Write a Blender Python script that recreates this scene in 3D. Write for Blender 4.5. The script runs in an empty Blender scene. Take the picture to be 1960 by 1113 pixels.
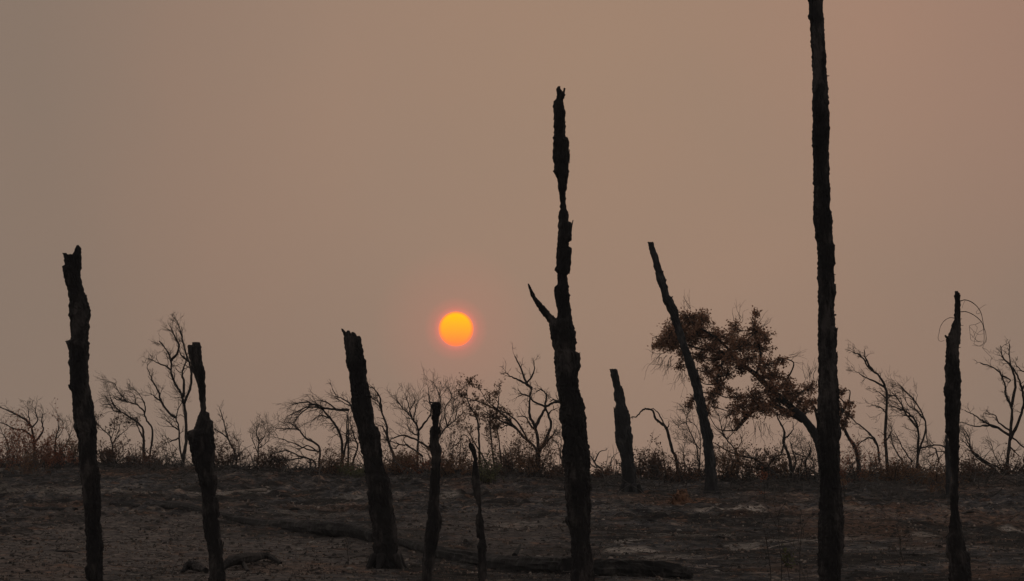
import bpy, math, random
import numpy as np
from mathutils import Vector
random.seed(7)
rng = np.random.default_rng(7)
R = math.radians
SC = bpy.context.scene
COL = SC.collection

# ------------------------------------------------------------------ camera
F_PX, PW, PH = 7200.0, 1960, 1113
CAM_H, SLOPE = 3.17, 0.0611
PITCH = math.atan((1150 - PH / 2) / F_PX)
cam_d = bpy.data.cameras.new('camera')
cam = bpy.data.objects.new('camera', cam_d); COL.objects.link(cam)
cam_d.sensor_width = 36; cam_d.lens = F_PX / PW * 36
cam_d.clip_start = 0.5; cam_d.clip_end = 8000
cam.location = (0, 0, CAM_H); cam.rotation_euler = (R(90) + PITCH, 0, 0)
SC.camera = cam

def P(px, py, Y):
    """the point at depth Y seen along the photograph's pixel (px, py)"""
    dx = (px - PW / 2) / F_PX; dy = -(py - PH / 2) / F_PX
    yy = math.cos(PITCH) - dy * math.sin(PITCH)
    zz = math.sin(PITCH) + dy * math.cos(PITCH)
    s = Y / yy
    return Vector((dx * s, Y, CAM_H + zz * s))

SUN_PX, SUN_PY = 873, 630
SUN_POS = P(SUN_PX, SUN_PY, 4000)
SUN_DIR = (SUN_POS - Vector((0, 0, CAM_H))).normalized()

# ------------------------------------------------------------------ world: smoke-filled sky
def srgb(r, g, b):
    f = lambda c: (c / 255) / 12.92 if c / 255 <= 0.04045 else ((c / 255 + 0.055) / 1.055) ** 2.4
    return (f(r), f(g), f(b), 1)
W = bpy.data.worlds.new('World'); SC.world = W; W.use_nodes = True
nt = W.node_tree; N = nt.nodes; L = nt.links
for n in list(N): N.remove(n)
def nd(t, **k):
    n = N.new(t)
    for a, b in k.items(): setattr(n, a, b)
    return n
out = nd('ShaderNodeOutputWorld'); bg = nd('ShaderNodeBackground'); L.new(bg.outputs[0], out.inputs[0])
tc = nd('ShaderNodeTexCoord')
def direction_dist(v):
    d = nd('ShaderNodeVectorMath', operation='DISTANCE'); d.inputs[1].default_value = v
    L.new(tc.outputs['Generated'], d.inputs[0]); return d.outputs['Value']
def ramp(fac, stops, interp='EASE'):
    r = nd('ShaderNodeValToRGB'); r.color_ramp.interpolation = interp
    e = r.color_ramp.elements
    e[0].position, e[0].color = stops[0]; e[1].position, e[1].color = stops[-1]
    for p, c in stops[1:-1]:
        x = e.new(p); x.color = c
    L.new(fac, r.inputs[0]); return r.outputs[0]
bright = P(1150, 100, 100) - Vector((0, 0, CAM_H)); bright.normalize()
base = ramp(direction_dist(bright), [(0.0, srgb(160, 133, 113)), (0.07, srgb(156, 130, 112)), (0.115, srgb(148, 124, 108)), (0.15, srgb(139, 120, 106)),
                                    (0.21, srgb(137, 119, 106)), (0.6, srgb(146, 134, 124)), (1.0, srgb(152, 144, 138))], 'LINEAR')
# faint unevenness of the smoke
nz = nd('ShaderNodeTexNoise'); nz.inputs['Scale'].default_value = 14; nz.inputs['Detail'].default_value = 5
L.new(tc.outputs['Generated'], nz.inputs['Vector'])
nr = ramp(nz.outputs[0], [(0.3, (0.975, 0.985, 0.99, 1)), (0.7, (1.03, 1.0, 0.985, 1))], 'LINEAR')
mul = nd('ShaderNodeMixRGB', blend_type='MULTIPLY'); mul.inputs[0].default_value = 1
L.new(base, mul.inputs[1]); L.new(nr, mul.inputs[2])
# thicker, redder smoke high on the right
red = ramp(direction_dist((P(2000, -150, 100) - Vector((0, 0, CAM_H))).normalized()), [(0, (0.05, 0.010, 0.004, 1)), (0.05, (0.034, 0.005, 0.002, 1)), (0.1, (0, 0, 0, 1))], 'LINEAR')
rad_ = nd('ShaderNodeMixRGB', blend_type='ADD'); rad_.inputs[0].default_value = 1
L.new(mul.outputs[0], rad_.inputs[1]); L.new(red, rad_.inputs[2]); mul = rad_
# red aureole of the sun in the smoke
px = 1 / F_PX
sd = direction_dist(SUN_DIR)
mr = nd('ShaderNodeMapRange'); mr.inputs['From Min'].default_value = 0; mr.inputs['From Max'].default_value = 160 * px
L.new(sd, mr.inputs['Value'])
glow = ramp(mr.outputs[0], [(0, (0.45, 0.035, 0.015, 1)), (33 / 160, (0.42, 0.03, 0.015, 1)), (37 / 160, (0.30, 0.0, 0.0, 1)), (44 / 160, (0.15, 0.0, 0.0, 1)),
                            (62 / 160, (0.045, 0.0, 0.0, 1)), (1, (0, 0, 0, 1))], 'LINEAR')
add = nd('ShaderNodeMixRGB', blend_type='ADD'); add.inputs[0].default_value = 1
L.new(mul.outputs[0], add.inputs[1]); L.new(glow, add.inputs[2]); L.new(add.outputs[0], bg.inputs[0])
bg.inputs[1].default_value = 1.0

# ------------------------------------------------------------------ the dim light of the sun through smoke
sl = bpy.data.lights.new('sunlight', 'SUN'); sl.energy = 0.06; sl.angle = R(14); sl.color = (1.0, 0.62, 0.42)
so = bpy.data.objects.new('sunlight', sl); COL.objects.link(so)
so.rotation_euler = SUN_DIR.to_track_quat('Z', 'Y').to_euler()
SC.view_settings.view_transform = 'Standard'; SC.view_settings.look = 'None'
SC.view_settings.exposure = 0; SC.view_settings.gamma = 1; SC.view_settings.use_curve_mapping = False
SC.render.engine = 'CYCLES'

# ------------------------------------------------------------------ helpers
def hash2(i, j, s):
    h = (i.astype(np.int64) * 374761393 + j.astype(np.int64) * 668265263 + s * 144665) & 0xffffffff
    h = ((h ^ (h >> 13)) * 1274126177) & 0xffffffff
    return ((h ^ (h >> 16)) & 0xffff) / 65535.0
def vnoise(x, y, s=0):
    x = np.asarray(x, float); y = np.asarray(y, float)
    i = np.floor(x); j = np.floor(y); u = x - i; v = y - j
    u = u * u * (3 - 2 * u); v = v * v * (3 - 2 * v)
    i = i.astype(int); j = j.astype(int)
    a = hash2(i, j, s); b = hash2(i + 1, j, s); c = hash2(i, j + 1, s); d = hash2(i + 1, j + 1, s)
    return (a * (1 - u) + b * u) * (1 - v) + (c * (1 - u) + d * u) * v
def fbm(x, y, s=0, o=4):
    t = 0; a = 0.5
    for k in range(o):
        t = t + a * (vnoise(x, y, s + k) - 0.5); x = x * 2.03; y = y * 2.03; a *= 0.5
    return t

def make_mesh(name, verts, faces, mat, smooth=False):
    me = bpy.data.meshes.new(name)
    me.from_pydata([tuple(v) for v in verts], [], faces)
    if mat: me.materials.append(mat)
    if smooth: me.shade_smooth()
    me.update(); return me
def link(name, data, parent=None, loc=None):
    o = bpy.data.objects.new(name, data); COL.objects.link(o)
    if parent: o.parent = parent
    if loc is not None: o.location = loc
    return o
def tag(o, label=None, cat=None, group=None, kind=None):
    if label: o['label'] = label
    if cat: o['category'] = cat
    if group: o['group'] = group
    if kind: o['kind'] = kind
    return o
def thing(name, label, cat, loc, group=None):
    return tag(link(name, None, None, loc), label, cat, group)

# ------------------------------------------------------------------ materials
def mat(name, stops, scale=4, detail=6, rough=0.9, bump=0.0, bscale=20, stretch=(1, 1, 1), transl=0.0, dist=0.02):
    m = bpy.data.materials.new(name); m.use_nodes = True
    n = m.node_tree.nodes; l = m.node_tree.links
    b = n['Principled BSDF']; b.inputs['Roughness'].default_value = rough
    b.inputs['Specular IOR Level'].default_value = 0.25
    g = n.new('ShaderNodeNewGeometry'); mp = n.new('ShaderNodeMapping'); mp.inputs['Scale'].default_value = stretch
    l.new(g.outputs['Position'], mp.inputs[0])
    t = n.new('ShaderNodeTexNoise'); t.inputs['Scale'].default_value = scale; t.inputs['Detail'].default_value = detail
    t.inputs['Roughness'].default_value = 0.65
    l.new(mp.outputs[0], t.inputs['Vector'])
    r = n.new('ShaderNodeValToRGB'); e = r.color_ramp.elements
    e[0].position = stops[0][0]; e[0].color = (*stops[0][1], 1); e[1].position = stops[-1][0]; e[1].color = (*stops[-1][1], 1)
    for p, c in stops[1:-1]:
        x = e.new(p); x.color = (*c, 1)
    l.new(t.outputs[0], r.inputs[0]); l.new(r.outputs[0], b.inputs['Base Color'])
    if bump:
        t2 = n.new('ShaderNodeTexNoise'); t2.inputs['Scale'].default_value = bscale; t2.inputs['Detail'].default_value = 6
        l.new(mp.outputs[0], t2.inputs['Vector'])
        bu = n.new('ShaderNodeBump'); bu.inputs['Strength'].default_value = bump; bu.inputs['Distance'].default_value = dist
        l.new(t2.outputs[0], bu.inputs['Height']); l.new(bu.outputs[0], b.inputs['Normal'])
    if transl:
        tr = n.new('ShaderNodeBsdfTranslucent'); l.new(r.outputs[0], tr.inputs[0])
        mx = n.new('ShaderNodeMixShader'); mx.inputs[0].default_value = transl
        l.new(b.outputs[0], mx.inputs[1]); l.new(tr.outputs[0], mx.inputs[2])
        l.new(mx.outputs[0], n['Material Output'].inputs[0])
    return m
M = {}
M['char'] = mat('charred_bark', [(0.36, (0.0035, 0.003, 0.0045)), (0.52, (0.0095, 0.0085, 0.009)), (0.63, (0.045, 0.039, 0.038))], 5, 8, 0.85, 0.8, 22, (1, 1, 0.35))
M['char_grey'] = mat('ashy_charred_bark', [(0.36, (0.010, 0.0105, 0.012)), (0.54, (0.017, 0.0175, 0.020)), (0.70, (0.055, 0.053, 0.055))], 5, 8, 0.9, 0.8, 22, (1, 1, 0.35))
M['inner'] = mat('scorched_inner_wood', [(0.3, (0.05, 0.032, 0.02)), (0.6, (0.13, 0.08, 0.045))], 9, 6, 0.9, 0.5, 30, (1, 1, 0.3))
M['dead'] = mat('burnt_branch', [(0.3, (0.010, 0.009, 0.009)), (0.7, (0.040, 0.035, 0.033))], 6, 4)
M['dead_grey'] = mat('weathered_branch', [(0.3, (0.03, 0.028, 0.027)), (0.7, (0.11, 0.098, 0.09))], 6, 4)
M['log'] = mat('charred_log', [(0.36, (0.005, 0.005, 0.006)), (0.54, (0.011, 0.011, 0.012)), (0.68, (0.055, 0.050, 0.048))], 4, 8, 0.9, 0.8, 14)
M['pale'] = mat('ash_pale_wood', [(0.3, (0.10, 0.085, 0.075)), (0.7, (0.24, 0.205, 0.18))], 6, 6, 0.9, 0.4, 20)
M['rust'] = mat('scorched_rust_leaf', [(0.3, (0.13, 0.05, 0.03)), (0.7, (0.34, 0.13, 0.075))], 1.5, 5, 0.8, transl=0.35)
M['brown'] = mat('scorched_brown_leaf', [(0.3, (0.09, 0.055, 0.036)), (0.7, (0.22, 0.12, 0.07))], 1.5, 5, 0.8, transl=0.35)
M['dark_leaf'] = mat('blackened_leaf', [(0.3, (0.05, 0.031, 0.023)), (0.7, (0.16, 0.085, 0.055))], 1.5, 5, 0.8, transl=0.1)
M['olive'] = mat('olive_leaf', [(0.3, (0.05, 0.055, 0.025)), (0.7, (0.12, 0.12, 0.055))], 1.5, 5, 0.8, transl=0.2)
M['oak_leaf'] = mat('dry_oak_leaf', [(0.3, (0.17, 0.095, 0.06)), (0.7, (0.42, 0.225, 0.14))], 2.0, 5, 0.8, transl=0.5)
M['stone'] = mat('ash_grey_stone', [(0.3, (0.10, 0.092, 0.085)), (0.7, (0.24, 0.22, 0.20))], 8, 5, 0.9, 0.4, 20)
M['root'] = mat('orange_root_soil', [(0.38, (0.03, 0.016, 0.010)), (0.62, (0.22, 0.115, 0.068))], 6, 6, 0.95, 0.8, 14)
M['chip'] = mat('mixed_char_chips', [(0.32, (0.012, 0.012, 0.012)), (0.47, (0.05, 0.045, 0.042)), (0.58, (0.14, 0.10, 0.08)), (0.70, (0.30, 0.26, 0.23))], 6, 2)
M['litter'] = mat('rust_litter', [(0.3, (0.05, 0.028, 0.018)), (0.7, (0.17, 0.085, 0.048))], 3, 3)

# ------------------------------------------------------------------ terrain
RX = [-4000, 0, 130, 250, 400, 500, 800, 1000, 1100, 1300, 1650, 1960, 6000]
RY = [878, 884, 884, 890, 894, 893, 900, 903, 908, 914, 912, 916, 918]
def ridge_depth(px_):
    return 22800.0 / (np.interp(px_, RX, RY) - 710) - 2
def ground(x, y):
    x = np.asarray(x, float); y = np.asarray(y, float)
    yy = np.maximum(y, 20)
    pxx = 980 + x / yy * F_PX
    rd = ridge_depth(pxx) - 5
    z = SLOPE * y
    over = np.maximum(y - rd, 0)
    sl_ = np.where(over < 12, 0.0075 * over ** 2, 0.0075 * 144 + 0.18 * (over - 12))
    z = z - sl_
    z = np.maximum(z, -3.0 + 0.002 * np.minimum(y, 600))
    amp = np.clip((y - 15) / 40, 0, 1)
    z = z + amp * (0.30 * fbm(x / 7, y / 9, 3, 3) + 0.16 * fbm(x / 1.3, y / 1.5, 11, 3))
    # clods, burnt tussocks and fine relief
    rough = np.clip((y - 30) / 30, 0, 1) * (y < 150)
    rx = np.clip((y - 60) / 25, 0.22, 1) * (0.55 + 0.9 * vnoise(x / 3, y / 6, 91))
    cl = np.maximum(fbm(x / 0.32, y / 0.5, 31, 4), 0)
    tus = np.maximum(vnoise(x / 0.6, y / 0.9, 77) - 0.62, 0)
    z = z + 0.42 * np.exp(-((y - rd - 2) / 7) ** 2) * np.clip(fbm(x / 2.6, y / 5, 63, 3) + .05, -0.1, 1)
    return z + rough * rx * (0.30 * cl + 0.24 * tus + 0.035 * fbm(x / 0.07, y / 0.12, 51, 2))
def gz(x, y): return float(ground(x, y))
def base_pt(px_, Y, dz=0.0):
    x = (px_ - 980) / F_PX * Y * 1.0035
    return Vector((x, Y, gz(x, Y) + dz))

rows = np.concatenate([np.linspace(-110, 34, 22), np.linspace(36, 50, 30), 50 * np.power(140 / 50, np.linspace(0, 1, 560))[1:], np.linspace(145, 200, 16), np.linspace(215, 640, 18)])
inner = np.linspace(-1, 1, 520)
outer = np.geomspace(1.05, 30, 22)
us = np.concatenate([-outer[::-1], inner, outer])
UU, YY = np.meshgrid(us, rows)
XX = UU * (3.0 + 0.145 * np.clip(YY, 0, 140))
ZZ = ground(XX, YY)
nr_, nc_ = ZZ.shape
co = np.stack([XX, YY, ZZ], -1).reshape(-1, 3).astype(np.float32)
idx = np.arange(nr_ * nc_).reshape(nr_, nc_)
q = np.stack([idx[:-1, :-1], idx[:-1, 1:], idx[1:, 1:], idx[1:, :-1]], -1).reshape(-1, 4).astype(np.int32)
gme = bpy.data.meshes.new('ground')
gme.vertices.add(len(co)); gme.vertices.foreach_set('co', co.ravel())
gme.loops.add(q.size); gme.loops.foreach_set('vertex_index', q.ravel())
gme.polygons.add(len(q)); gme.polygons.foreach_set('loop_start', np.arange(0, q.size, 4, dtype=np.int32))
gme.polygons.foreach_set('loop_total', np.full(len(q), 4, np.int32))
gme.update(calc_edges=True); gme.validate()
# shaped stains: ash, rust litter, bare soil (x, y, half-length, half-width in metres)
def depth_of(py): return 22800.0 / (py - 710)
def stain(name, spots, rag=0.9, s=5):
    v = np.zeros(XX.shape)
    for (ax, ay, hw_px, hh_px, k) in spots:
        Y = depth_of(ay); x0 = (ax - 980) / F_PX * Y
        hw = hw_px / F_PX * Y; hh = abs(depth_of(ay - hh_px) - depth_of(ay + hh_px)) / 2
        d = np.sqrt(((XX - x0) / hw) ** 2 + ((YY - Y) / hh) ** 2)
        d = d + rag * fbm(XX / 0.4, YY / 2.2, s, 4) * 1.4
        v = np.maximum(v, k * np.clip((1.2 - d) / 0.45, 0, 1))
    a = gme.attributes.new(name, 'FLOAT', 'POINT'); a.data.foreach_set('value', v.ravel().astype(np.float32))
    return v
stain('ash', [(60, 944, 110, 5, .3), (250, 947, 140, 2.0, .5), (450, 945, 60, 2.5, .6), (1410, 984, 60, 4, 1), (1350, 970, 40, 4, .6), (1210, 1050, 60, 5, .8), (1195, 1040, 30, 3, .6),
              (1430, 1047, 40, 6, .45), (505, 944, 12, 4, .8), (1945, 1014, 35, 4, 1), (1770, 1029, 30, 2, .5), (1930, 926, 30, 2, .6), (860, 955, 25, 4, .55), (1290, 1062, 70, 4, .4), (1310, 1030, 60, 3, .3), (700, 955, 60, 3, .35), (560, 905, 60, 2.5, .35), (1000, 1010, 50, 3, .35), (1130, 985, 60, 3, .3), (1700, 1055, 80, 4, .3),
              (35, 905, 30, 3, .4), (90, 888, 30, 2, .5), (1390, 1028, 20, 4, .3), (1640, 982, 90, 3, .35), (1560, 1037, 100, 3.5, .4), (200, 878, 40, 3, .4), (600, 990, 60, 3, .25)])
stain('rust', [(250, 910, 60, 8, .7), (340, 907, 50, 7, .7), (420, 970, 50, 10, .6), (620, 975, 90, 10, .4), (700, 905, 120, 10, .3), (1300, 965, 80, 12, .9), (1230, 955, 90, 6, .5),
               (1040, 922, 30, 7, .6), (1000, 955, 60, 6, .4), (1720, 985, 200, 14, .65), (1880, 995, 120, 16, .65), (1830, 935, 130, 14, .5), (1650, 1020, 120, 22, .6), (1780, 1050, 80, 12, .4),
               (660, 1095, 60, 10, .55), (560, 1090, 90, 18, .4), (1480, 1090, 60, 14, .4), (1900, 1095, 90, 12, .6), (1250, 1078, 40, 6, .5), (1480, 950, 80, 10, .35), (120, 965, 90, 6, .5), (900, 935, 80, 12, .4), (1480, 985, 120, 12, .35), (60, 1100, 120, 14, .3)], s=15)
stain('soil', [(150, 1060, 330, 75, 1), (480, 1080, 260, 60, .9), (700, 1050, 150, 40, .4), (900, 1010, 150, 22, .7), (980, 1030, 130, 30, .6), (120, 985, 140, 12, .5)], s=25)
gm = bpy.data.materials.new('burnt_ground'); gm.use_nodes = True
n = gm.node_tree.nodes; l = gm.node_tree.links; b = n['Principled BSDF']; b.inputs['Roughness'].default_value = 0.95
b.inputs['Specular IOR Level'].default_value = 0.1
geo = n.new('ShaderNodeNewGeometry')
def gnoise(scale, det=8, rough_=0.65, st=(1, 1, 1), off=0):
    mp = n.new('ShaderNodeMapping'); mp.inputs['Scale'].default_value = st; mp.inputs['Location'].default_value = (off, off, 0)
    l.new(geo.outputs['Position'], mp.inputs[0])
    t = n.new('ShaderNodeTexNoise'); t.inputs['Scale'].default_value = scale; t.inputs['Detail'].default_value = det; t.inputs['Roughness'].default_value = rough_
    l.new(mp.outputs[0], t.inputs['Vector']); return t.outputs[0]
def gramp(f, stops):
    r = n.new('ShaderNodeValToRGB'); e = r.color_ramp.elements
    e[0].position = stops[0][0]; e[0].color = (*stops[0][1], 1); e[1].position = stops[-1][0]; e[1].color = (*stops[-1][1], 1)
    for p, c in stops[1:-1]:
        x = e.new(p); x.color = (*c, 1)
    l.new(f, r.inputs[0]); return r.outputs[0]
def gmix(f, a, c, mode='MIX'):
    x = n.new('ShaderNodeMixRGB'); x.blend_type = mode
    if isinstance(f, float): x.inputs[0].default_value = f
    else: l.new(f, x.inputs[0])
    l.new(a, x.inputs[1]); l.new(c, x.inputs[2]); return x.outputs[0]
def gmul(a, c):
    x = n.new('ShaderNodeMath'); x.operation = 'MULTIPLY'; l.new(a, x.inputs[0])
    if isinstance(c, float): x.inputs[1].default_value = c
    else: l.new(c, x.inputs[1])
    return x.outputs[0]
def attr(nm):
    a = n.new('ShaderNodeAttribute'); a.attribute_name = nm; return a.outputs['Fac']
g3 = lambda v: (v, v, v)
c_ = gramp(gnoise(2.6, 10, 0.72), [(0.38, (0.012, 0.0125, 0.015)), (0.49, (0.048, 0.049, 0.054)), (0.57, (0.105, 0.094, 0.088)), (0.66, (0.23, 0.175, 0.14))])
soil = gramp(gnoise(4.0, 10, 0.75, off=9), [(0.36, (0.050, 0.046, 0.046)), (0.5, (0.105, 0.093, 0.089)), (0.64, (0.21, 0.175, 0.155))])
dark = gramp(gnoise(0.33, 6, off=51), [(0.43, g3(0.25)), (0.50, g3(0.7)), (0.60, g3(1.3))])
c_ = gmix(1.0, c_, dark, 'MULTIPLY')
c_ = gmix(attr('soil'), c_, soil)
rustc = gramp(gnoise(6.0, off=4), [(0.34, (0.05, 0.03, 0.022)), (0.5, (0.165, 0.088, 0.056)), (0.66, (0.36, 0.21, 0.14))])
rn = gramp(gnoise(1.7, off=31), [(0.56, g3(0)), (0.65, g3(0.6))])
c_ = gmix(rn, c_, rustc)
rbreak = gramp(gnoise(2.4, off=12), [(0.36, g3(0.2)), (0.50, g3(1))])
rb2 = gramp(gnoise(9.0, 4, off=71), [(0.40, g3(0.15)), (0.56, g3(1))])
c_ = gmix(gmul(gmul(attr('rust'), rbreak), rb2), c_, rustc)
ashc = gramp(gnoise(7.0, off=14), [(0.3, (0.22, 0.195, 0.175)), (0.7, (0.55, 0.50, 0.45))])
abreak = gramp(gnoise(6.5, 9, 0.75, off=22), [(0.40, g3(0.1)), (0.52, g3(1))])
c_ = gmix(gmul(attr('ash'), abreak), c_, ashc)
# small pale and black flecks
fl = gramp(gnoise(11.0, 3, off=3), [(0.66, g3(0)), (0.71, g3(0.8))]); c_ = gmix(fl, c_, ashc)
fd = gramp(gnoise(7.0, 6, off=17), [(0.53, g3(0)), (0.60, g3(0.9))])
blk = n.new('ShaderNodeRGB'); blk.outputs[0].default_value = (0.010, 0.009, 0.009, 1); c_ = gmix(fd, c_, blk.outputs[0])
l.new(c_, b.inputs['Base Color'])
bu = n.new('ShaderNodeBump'); bu.inputs['Strength'].default_value = 0.9; bu.inputs['Distance'].default_value = 0.06
l.new(gnoise(12.0), bu.inputs['Height']); l.new(bu.outputs[0], b.inputs['Normal'])
gme.materials.append(gm); gme.shade_smooth()
g_o = link('ground', gme); tag(g_o, 'burnt slope of charcoal, ash and rust-brown litter rising to the ridge', kind='structure')

# ------------------------------------------------------------------ haze: the smoke in the air
hv = [(x, y, z) for z in (-9.0, 17.0) for y in (-140.0, 700.0) for x in (-760.0, 760.0)]
hf = [f_[::-1] for f_ in [(0, 1, 3, 2), (4, 6, 7, 5), (0, 4, 5, 1), (2, 3, 7, 6), (0, 2, 6, 4), (1, 5, 7, 3)]]
hm = bpy.data.materials.new('smoke_haze'); hm.use_nodes = True
for x in list(hm.node_tree.nodes):
    if x.type != 'OUTPUT_MATERIAL': hm.node_tree.nodes.remove(x)
pv = hm.node_tree.nodes.new('ShaderNodeVolumePrincipled')
pv.inputs['Color'].default_value = (0.90, 0.93, 0.96, 1); pv.inputs['Density'].default_value = 0.00024
hm.node_tree.links.new(pv.outputs[0], hm.node_tree.nodes['Material Output'].inputs['Volume'])
haze = link('haze', make_mesh('haze', hv, hf, hm)); tag(haze, 'thin brown smoke haze over the burnt slope', kind='stuff')

# ------------------------------------------------------------------ the sun's disc
def uv_sphere(r, seg=96, rings=48):
    v = [(0, 0, r)]; f = []
    for i in range(1, rings):
        t = math.pi * i / rings
        for j in range(seg):
            a = 2 * math.pi * j / seg; v.append((r * math.sin(t) * math.cos(a), r * math.sin(t) * math.sin(a), r * math.cos(t)))
    v.append((0, 0, -r))
    for j in range(seg): f.append((0, 1 + j, 1 + (j + 1) % seg))
    for i in range(rings - 2):
        for j in range(seg):
            a = 1 + i * seg + j; b_ = 1 + i * seg + (j + 1) % seg; f.append((a, a + seg, b_ + seg, b_))
    k = 1 + (rings - 2) * seg
    for j in range(seg): f.append((k + (j + 1) % seg, k + j, len(v) - 1))
    return v, f
sr = 33.2 / F_PX * 4000
sv, sf = uv_sphere(sr)
sm = bpy.data.materials.new('sun_surface'); sm.use_nodes = True
n2 = sm.node_tree.nodes; l2 = sm.node_tree.links
for x in list(n2):
    if x.type != 'OUTPUT_MATERIAL': n2.remove(x)
em = n2.new('ShaderNodeEmission'); tc2 = n2.new('ShaderNodeTexCoord')
mp = n2.new('ShaderNodeMapping'); mp.inputs['Scale'].default_value = (0, 0, 1 / sr); l2.new(tc2.outputs['Object'], mp.inputs[0])
sx = n2.new('ShaderNodeSeparateXYZ'); l2.new(mp.outputs[0], sx.inputs[0])
ad = n2.new('ShaderNodeMapRange'); ad.inputs['From Min'].default_value = -1; ad.inputs['From Max'].default_value = 1; l2.new(sx.outputs[2], ad.inputs['Value'])
rr = n2.new('ShaderNodeValToRGB'); e = rr.color_ramp.elements
e[0].position = 0.0; e[0].color = (1.35, 0.235, 0.06, 1); e[1].position = 0.85; e[1].color = (1.5, 0.58, 0.010, 1)
x = e.new(0.45); x.color = (1.45, 0.42, 0.028, 1)
l2.new(ad.outputs[0], rr.inputs[0])
# limb darkening: distance from the axis that points along the sunlight
fl2 = n2.new('ShaderNodeMapping'); fl2.inputs['Scale'].default_value = (1 / sr, 0, 1 / sr); l2.new(tc2.outputs['Object'], fl2.inputs[0])
ln = n2.new('ShaderNodeVectorMath'); ln.operation = 'LENGTH'; l2.new(fl2.outputs[0], ln.inputs[0])
lr = n2.new('ShaderNodeValToRGB'); e = lr.color_ramp.elements
e[0].position = 0.80; e[0].color = (0, 0, 0, 1); e[1].position = 1.0; e[1].color = (1, 1, 1, 1)
l2.new(ln.outputs['Value'], lr.inputs[0])
mx = n2.new('ShaderNodeMixRGB'); mx.inputs[2].default_value = (1.25, 0.24, 0.085, 1)
l2.new(lr.outputs[0], mx.inputs[0]); l2.new(rr.outputs[0], mx.inputs[1]); l2.new(mx.outputs[0], em.inputs[0])
em.inputs[1].default_value = 1.0
l2.new(em.outputs[0], n2['Material Output'].inputs[0])
sun = link('sun', make_mesh('sun', sv, sf, sm, True), None, SUN_POS)
tag(sun, 'round orange sun glowing low in the smoky sky', 'sun')

# ------------------------------------------------------------------ charred trunks from measured outlines
def fit(v, o): return v - o
def profile_trunk(prof, D, origin, seed, seg=44, step=1.3, furrow=0.115, flat=0.9, cap=True, tip=0.0, drift=0.0):
    """prof: (y, left, right) of a trunk at depth D -> a closed round barky body"""
    prof = sorted(prof)
    ys = np.array([p[0] for p in prof], float); xl = np.array([p[1] for p in prof], float); xr = np.array([p[2] for p in prof], float)
    nn = max(4, int((ys[-1] - ys[0]) / step)); yy = np.linspace(ys[0], ys[-1], nn)
    l_ = np.interp(yy, ys, xl); r_ = np.interp(yy, ys, xr)
    l_ = l_ + (vnoise(yy / 8.5, yy * 0, seed) - 0.5) * 1.5 + (vnoise(yy / 2.6, yy * 0, seed + 4) - 0.5) * 0.8 - 1.0 * np.maximum(vnoise(yy / 9.0, yy * 0, seed + 6) - 0.72, 0) * 5
    r_ = r_ + (vnoise(yy / 8.5, yy * 0 + 7, seed) - 0.5) * 1.5 + (vnoise(yy / 2.6, yy * 0 + 7, seed + 4) - 0.5) * 0.8 + 1.0 * np.maximum(vnoise(yy / 9.0, yy * 0 + 7, seed + 6) - 0.72, 0) * 5
    px_m = D / F_PX
    rad = np.maximum((r_ - l_) / 2 * 1.05, 0.5) * px_m
    k = 9; ker = np.ones(k) / k
    rs = np.convolve(np.pad(rad, k // 2, mode='edge'), ker, 'valid')[:nn] * flat
    th = np.linspace(0, 2 * math.pi, seg, endpoint=False)
    verts = []
    T, Yg = np.meshgrid(th, yy)
    per = np.cos(T) * 3.1 + 20; per2 = np.sin(T) * 3.1 + 20
    b1 = vnoise(per * 2.3 + per2 * 1.7, Yg / 16 + per2, seed + 9) - 0.5
    b2 = vnoise(per * 5 - per2 * 3.3, Yg / 9 + per * 2, seed + 19) - 0.5
    b3 = vnoise(per * 9, per2 * 9 + Yg / 3.5, seed + 29) - 0.5
    plate = np.abs(np.sin(T * 7 + 2.5 * (vnoise(Yg / 14, T * 0, seed + 40) - 0.5) + Yg * 0.02))
    groove = -np.clip(0.35 - plate, 0, 1) * 1.6
    mod = 1 + furrow * (1.5 * b1 + 1.3 * b2 + 0.9 * b3 + 0.55 * groove)
    for i in range(nn):
        c = P((l_[i] + r_[i]) / 2, yy[i], D)
        t = i / max(nn - 1, 1)
        for j in range(seg):
            m_ = mod[i, j]
            verts.append((c.x + math.cos(th[j]) * rad[i] * m_ - origin.x, D + drift * (1 - t) + math.sin(th[j]) * rs[i] * m_ - origin.y, c.z - origin.z))
    if cap:      # broken rim: each stave ends at its own height, hollow centre
        for j in range(seg):
            x, y_, z = verts[j]; verts[j] = (x, y_, z - tip * px_m * vnoise(np.array(j * 0.6), np.array(0.3), seed + 3) * 1.0)
    c0 = P((l_[0] + r_[0]) / 2, yy[0] + min(rad[0] / px_m * 0.8, 6), D)
    verts.append((c0.x - origin.x, D + drift - origin.y, c0.z - origin.z)); top = len(verts) - 1
    c1 = P((l_[-1] + r_[-1]) / 2, yy[-1], D); verts.append((c1.x - origin.x, D - origin.y, c1.z - origin.z)); bot = len(verts) - 1
    faces = []
    for i in range(nn - 1):
        for j in range(seg):
            a = i * seg + j; b_ = i * seg + (j + 1) % seg; faces.append((a, a + seg, b_ + seg, b_))
    for j in range(seg):
        faces.append((top, j, (j + 1) % seg)); faces.append((bot, (nn - 1) * seg + (j + 1) % seg, (nn - 1) * seg + j))
    return verts, faces, (yy, l_, r_)

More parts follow.
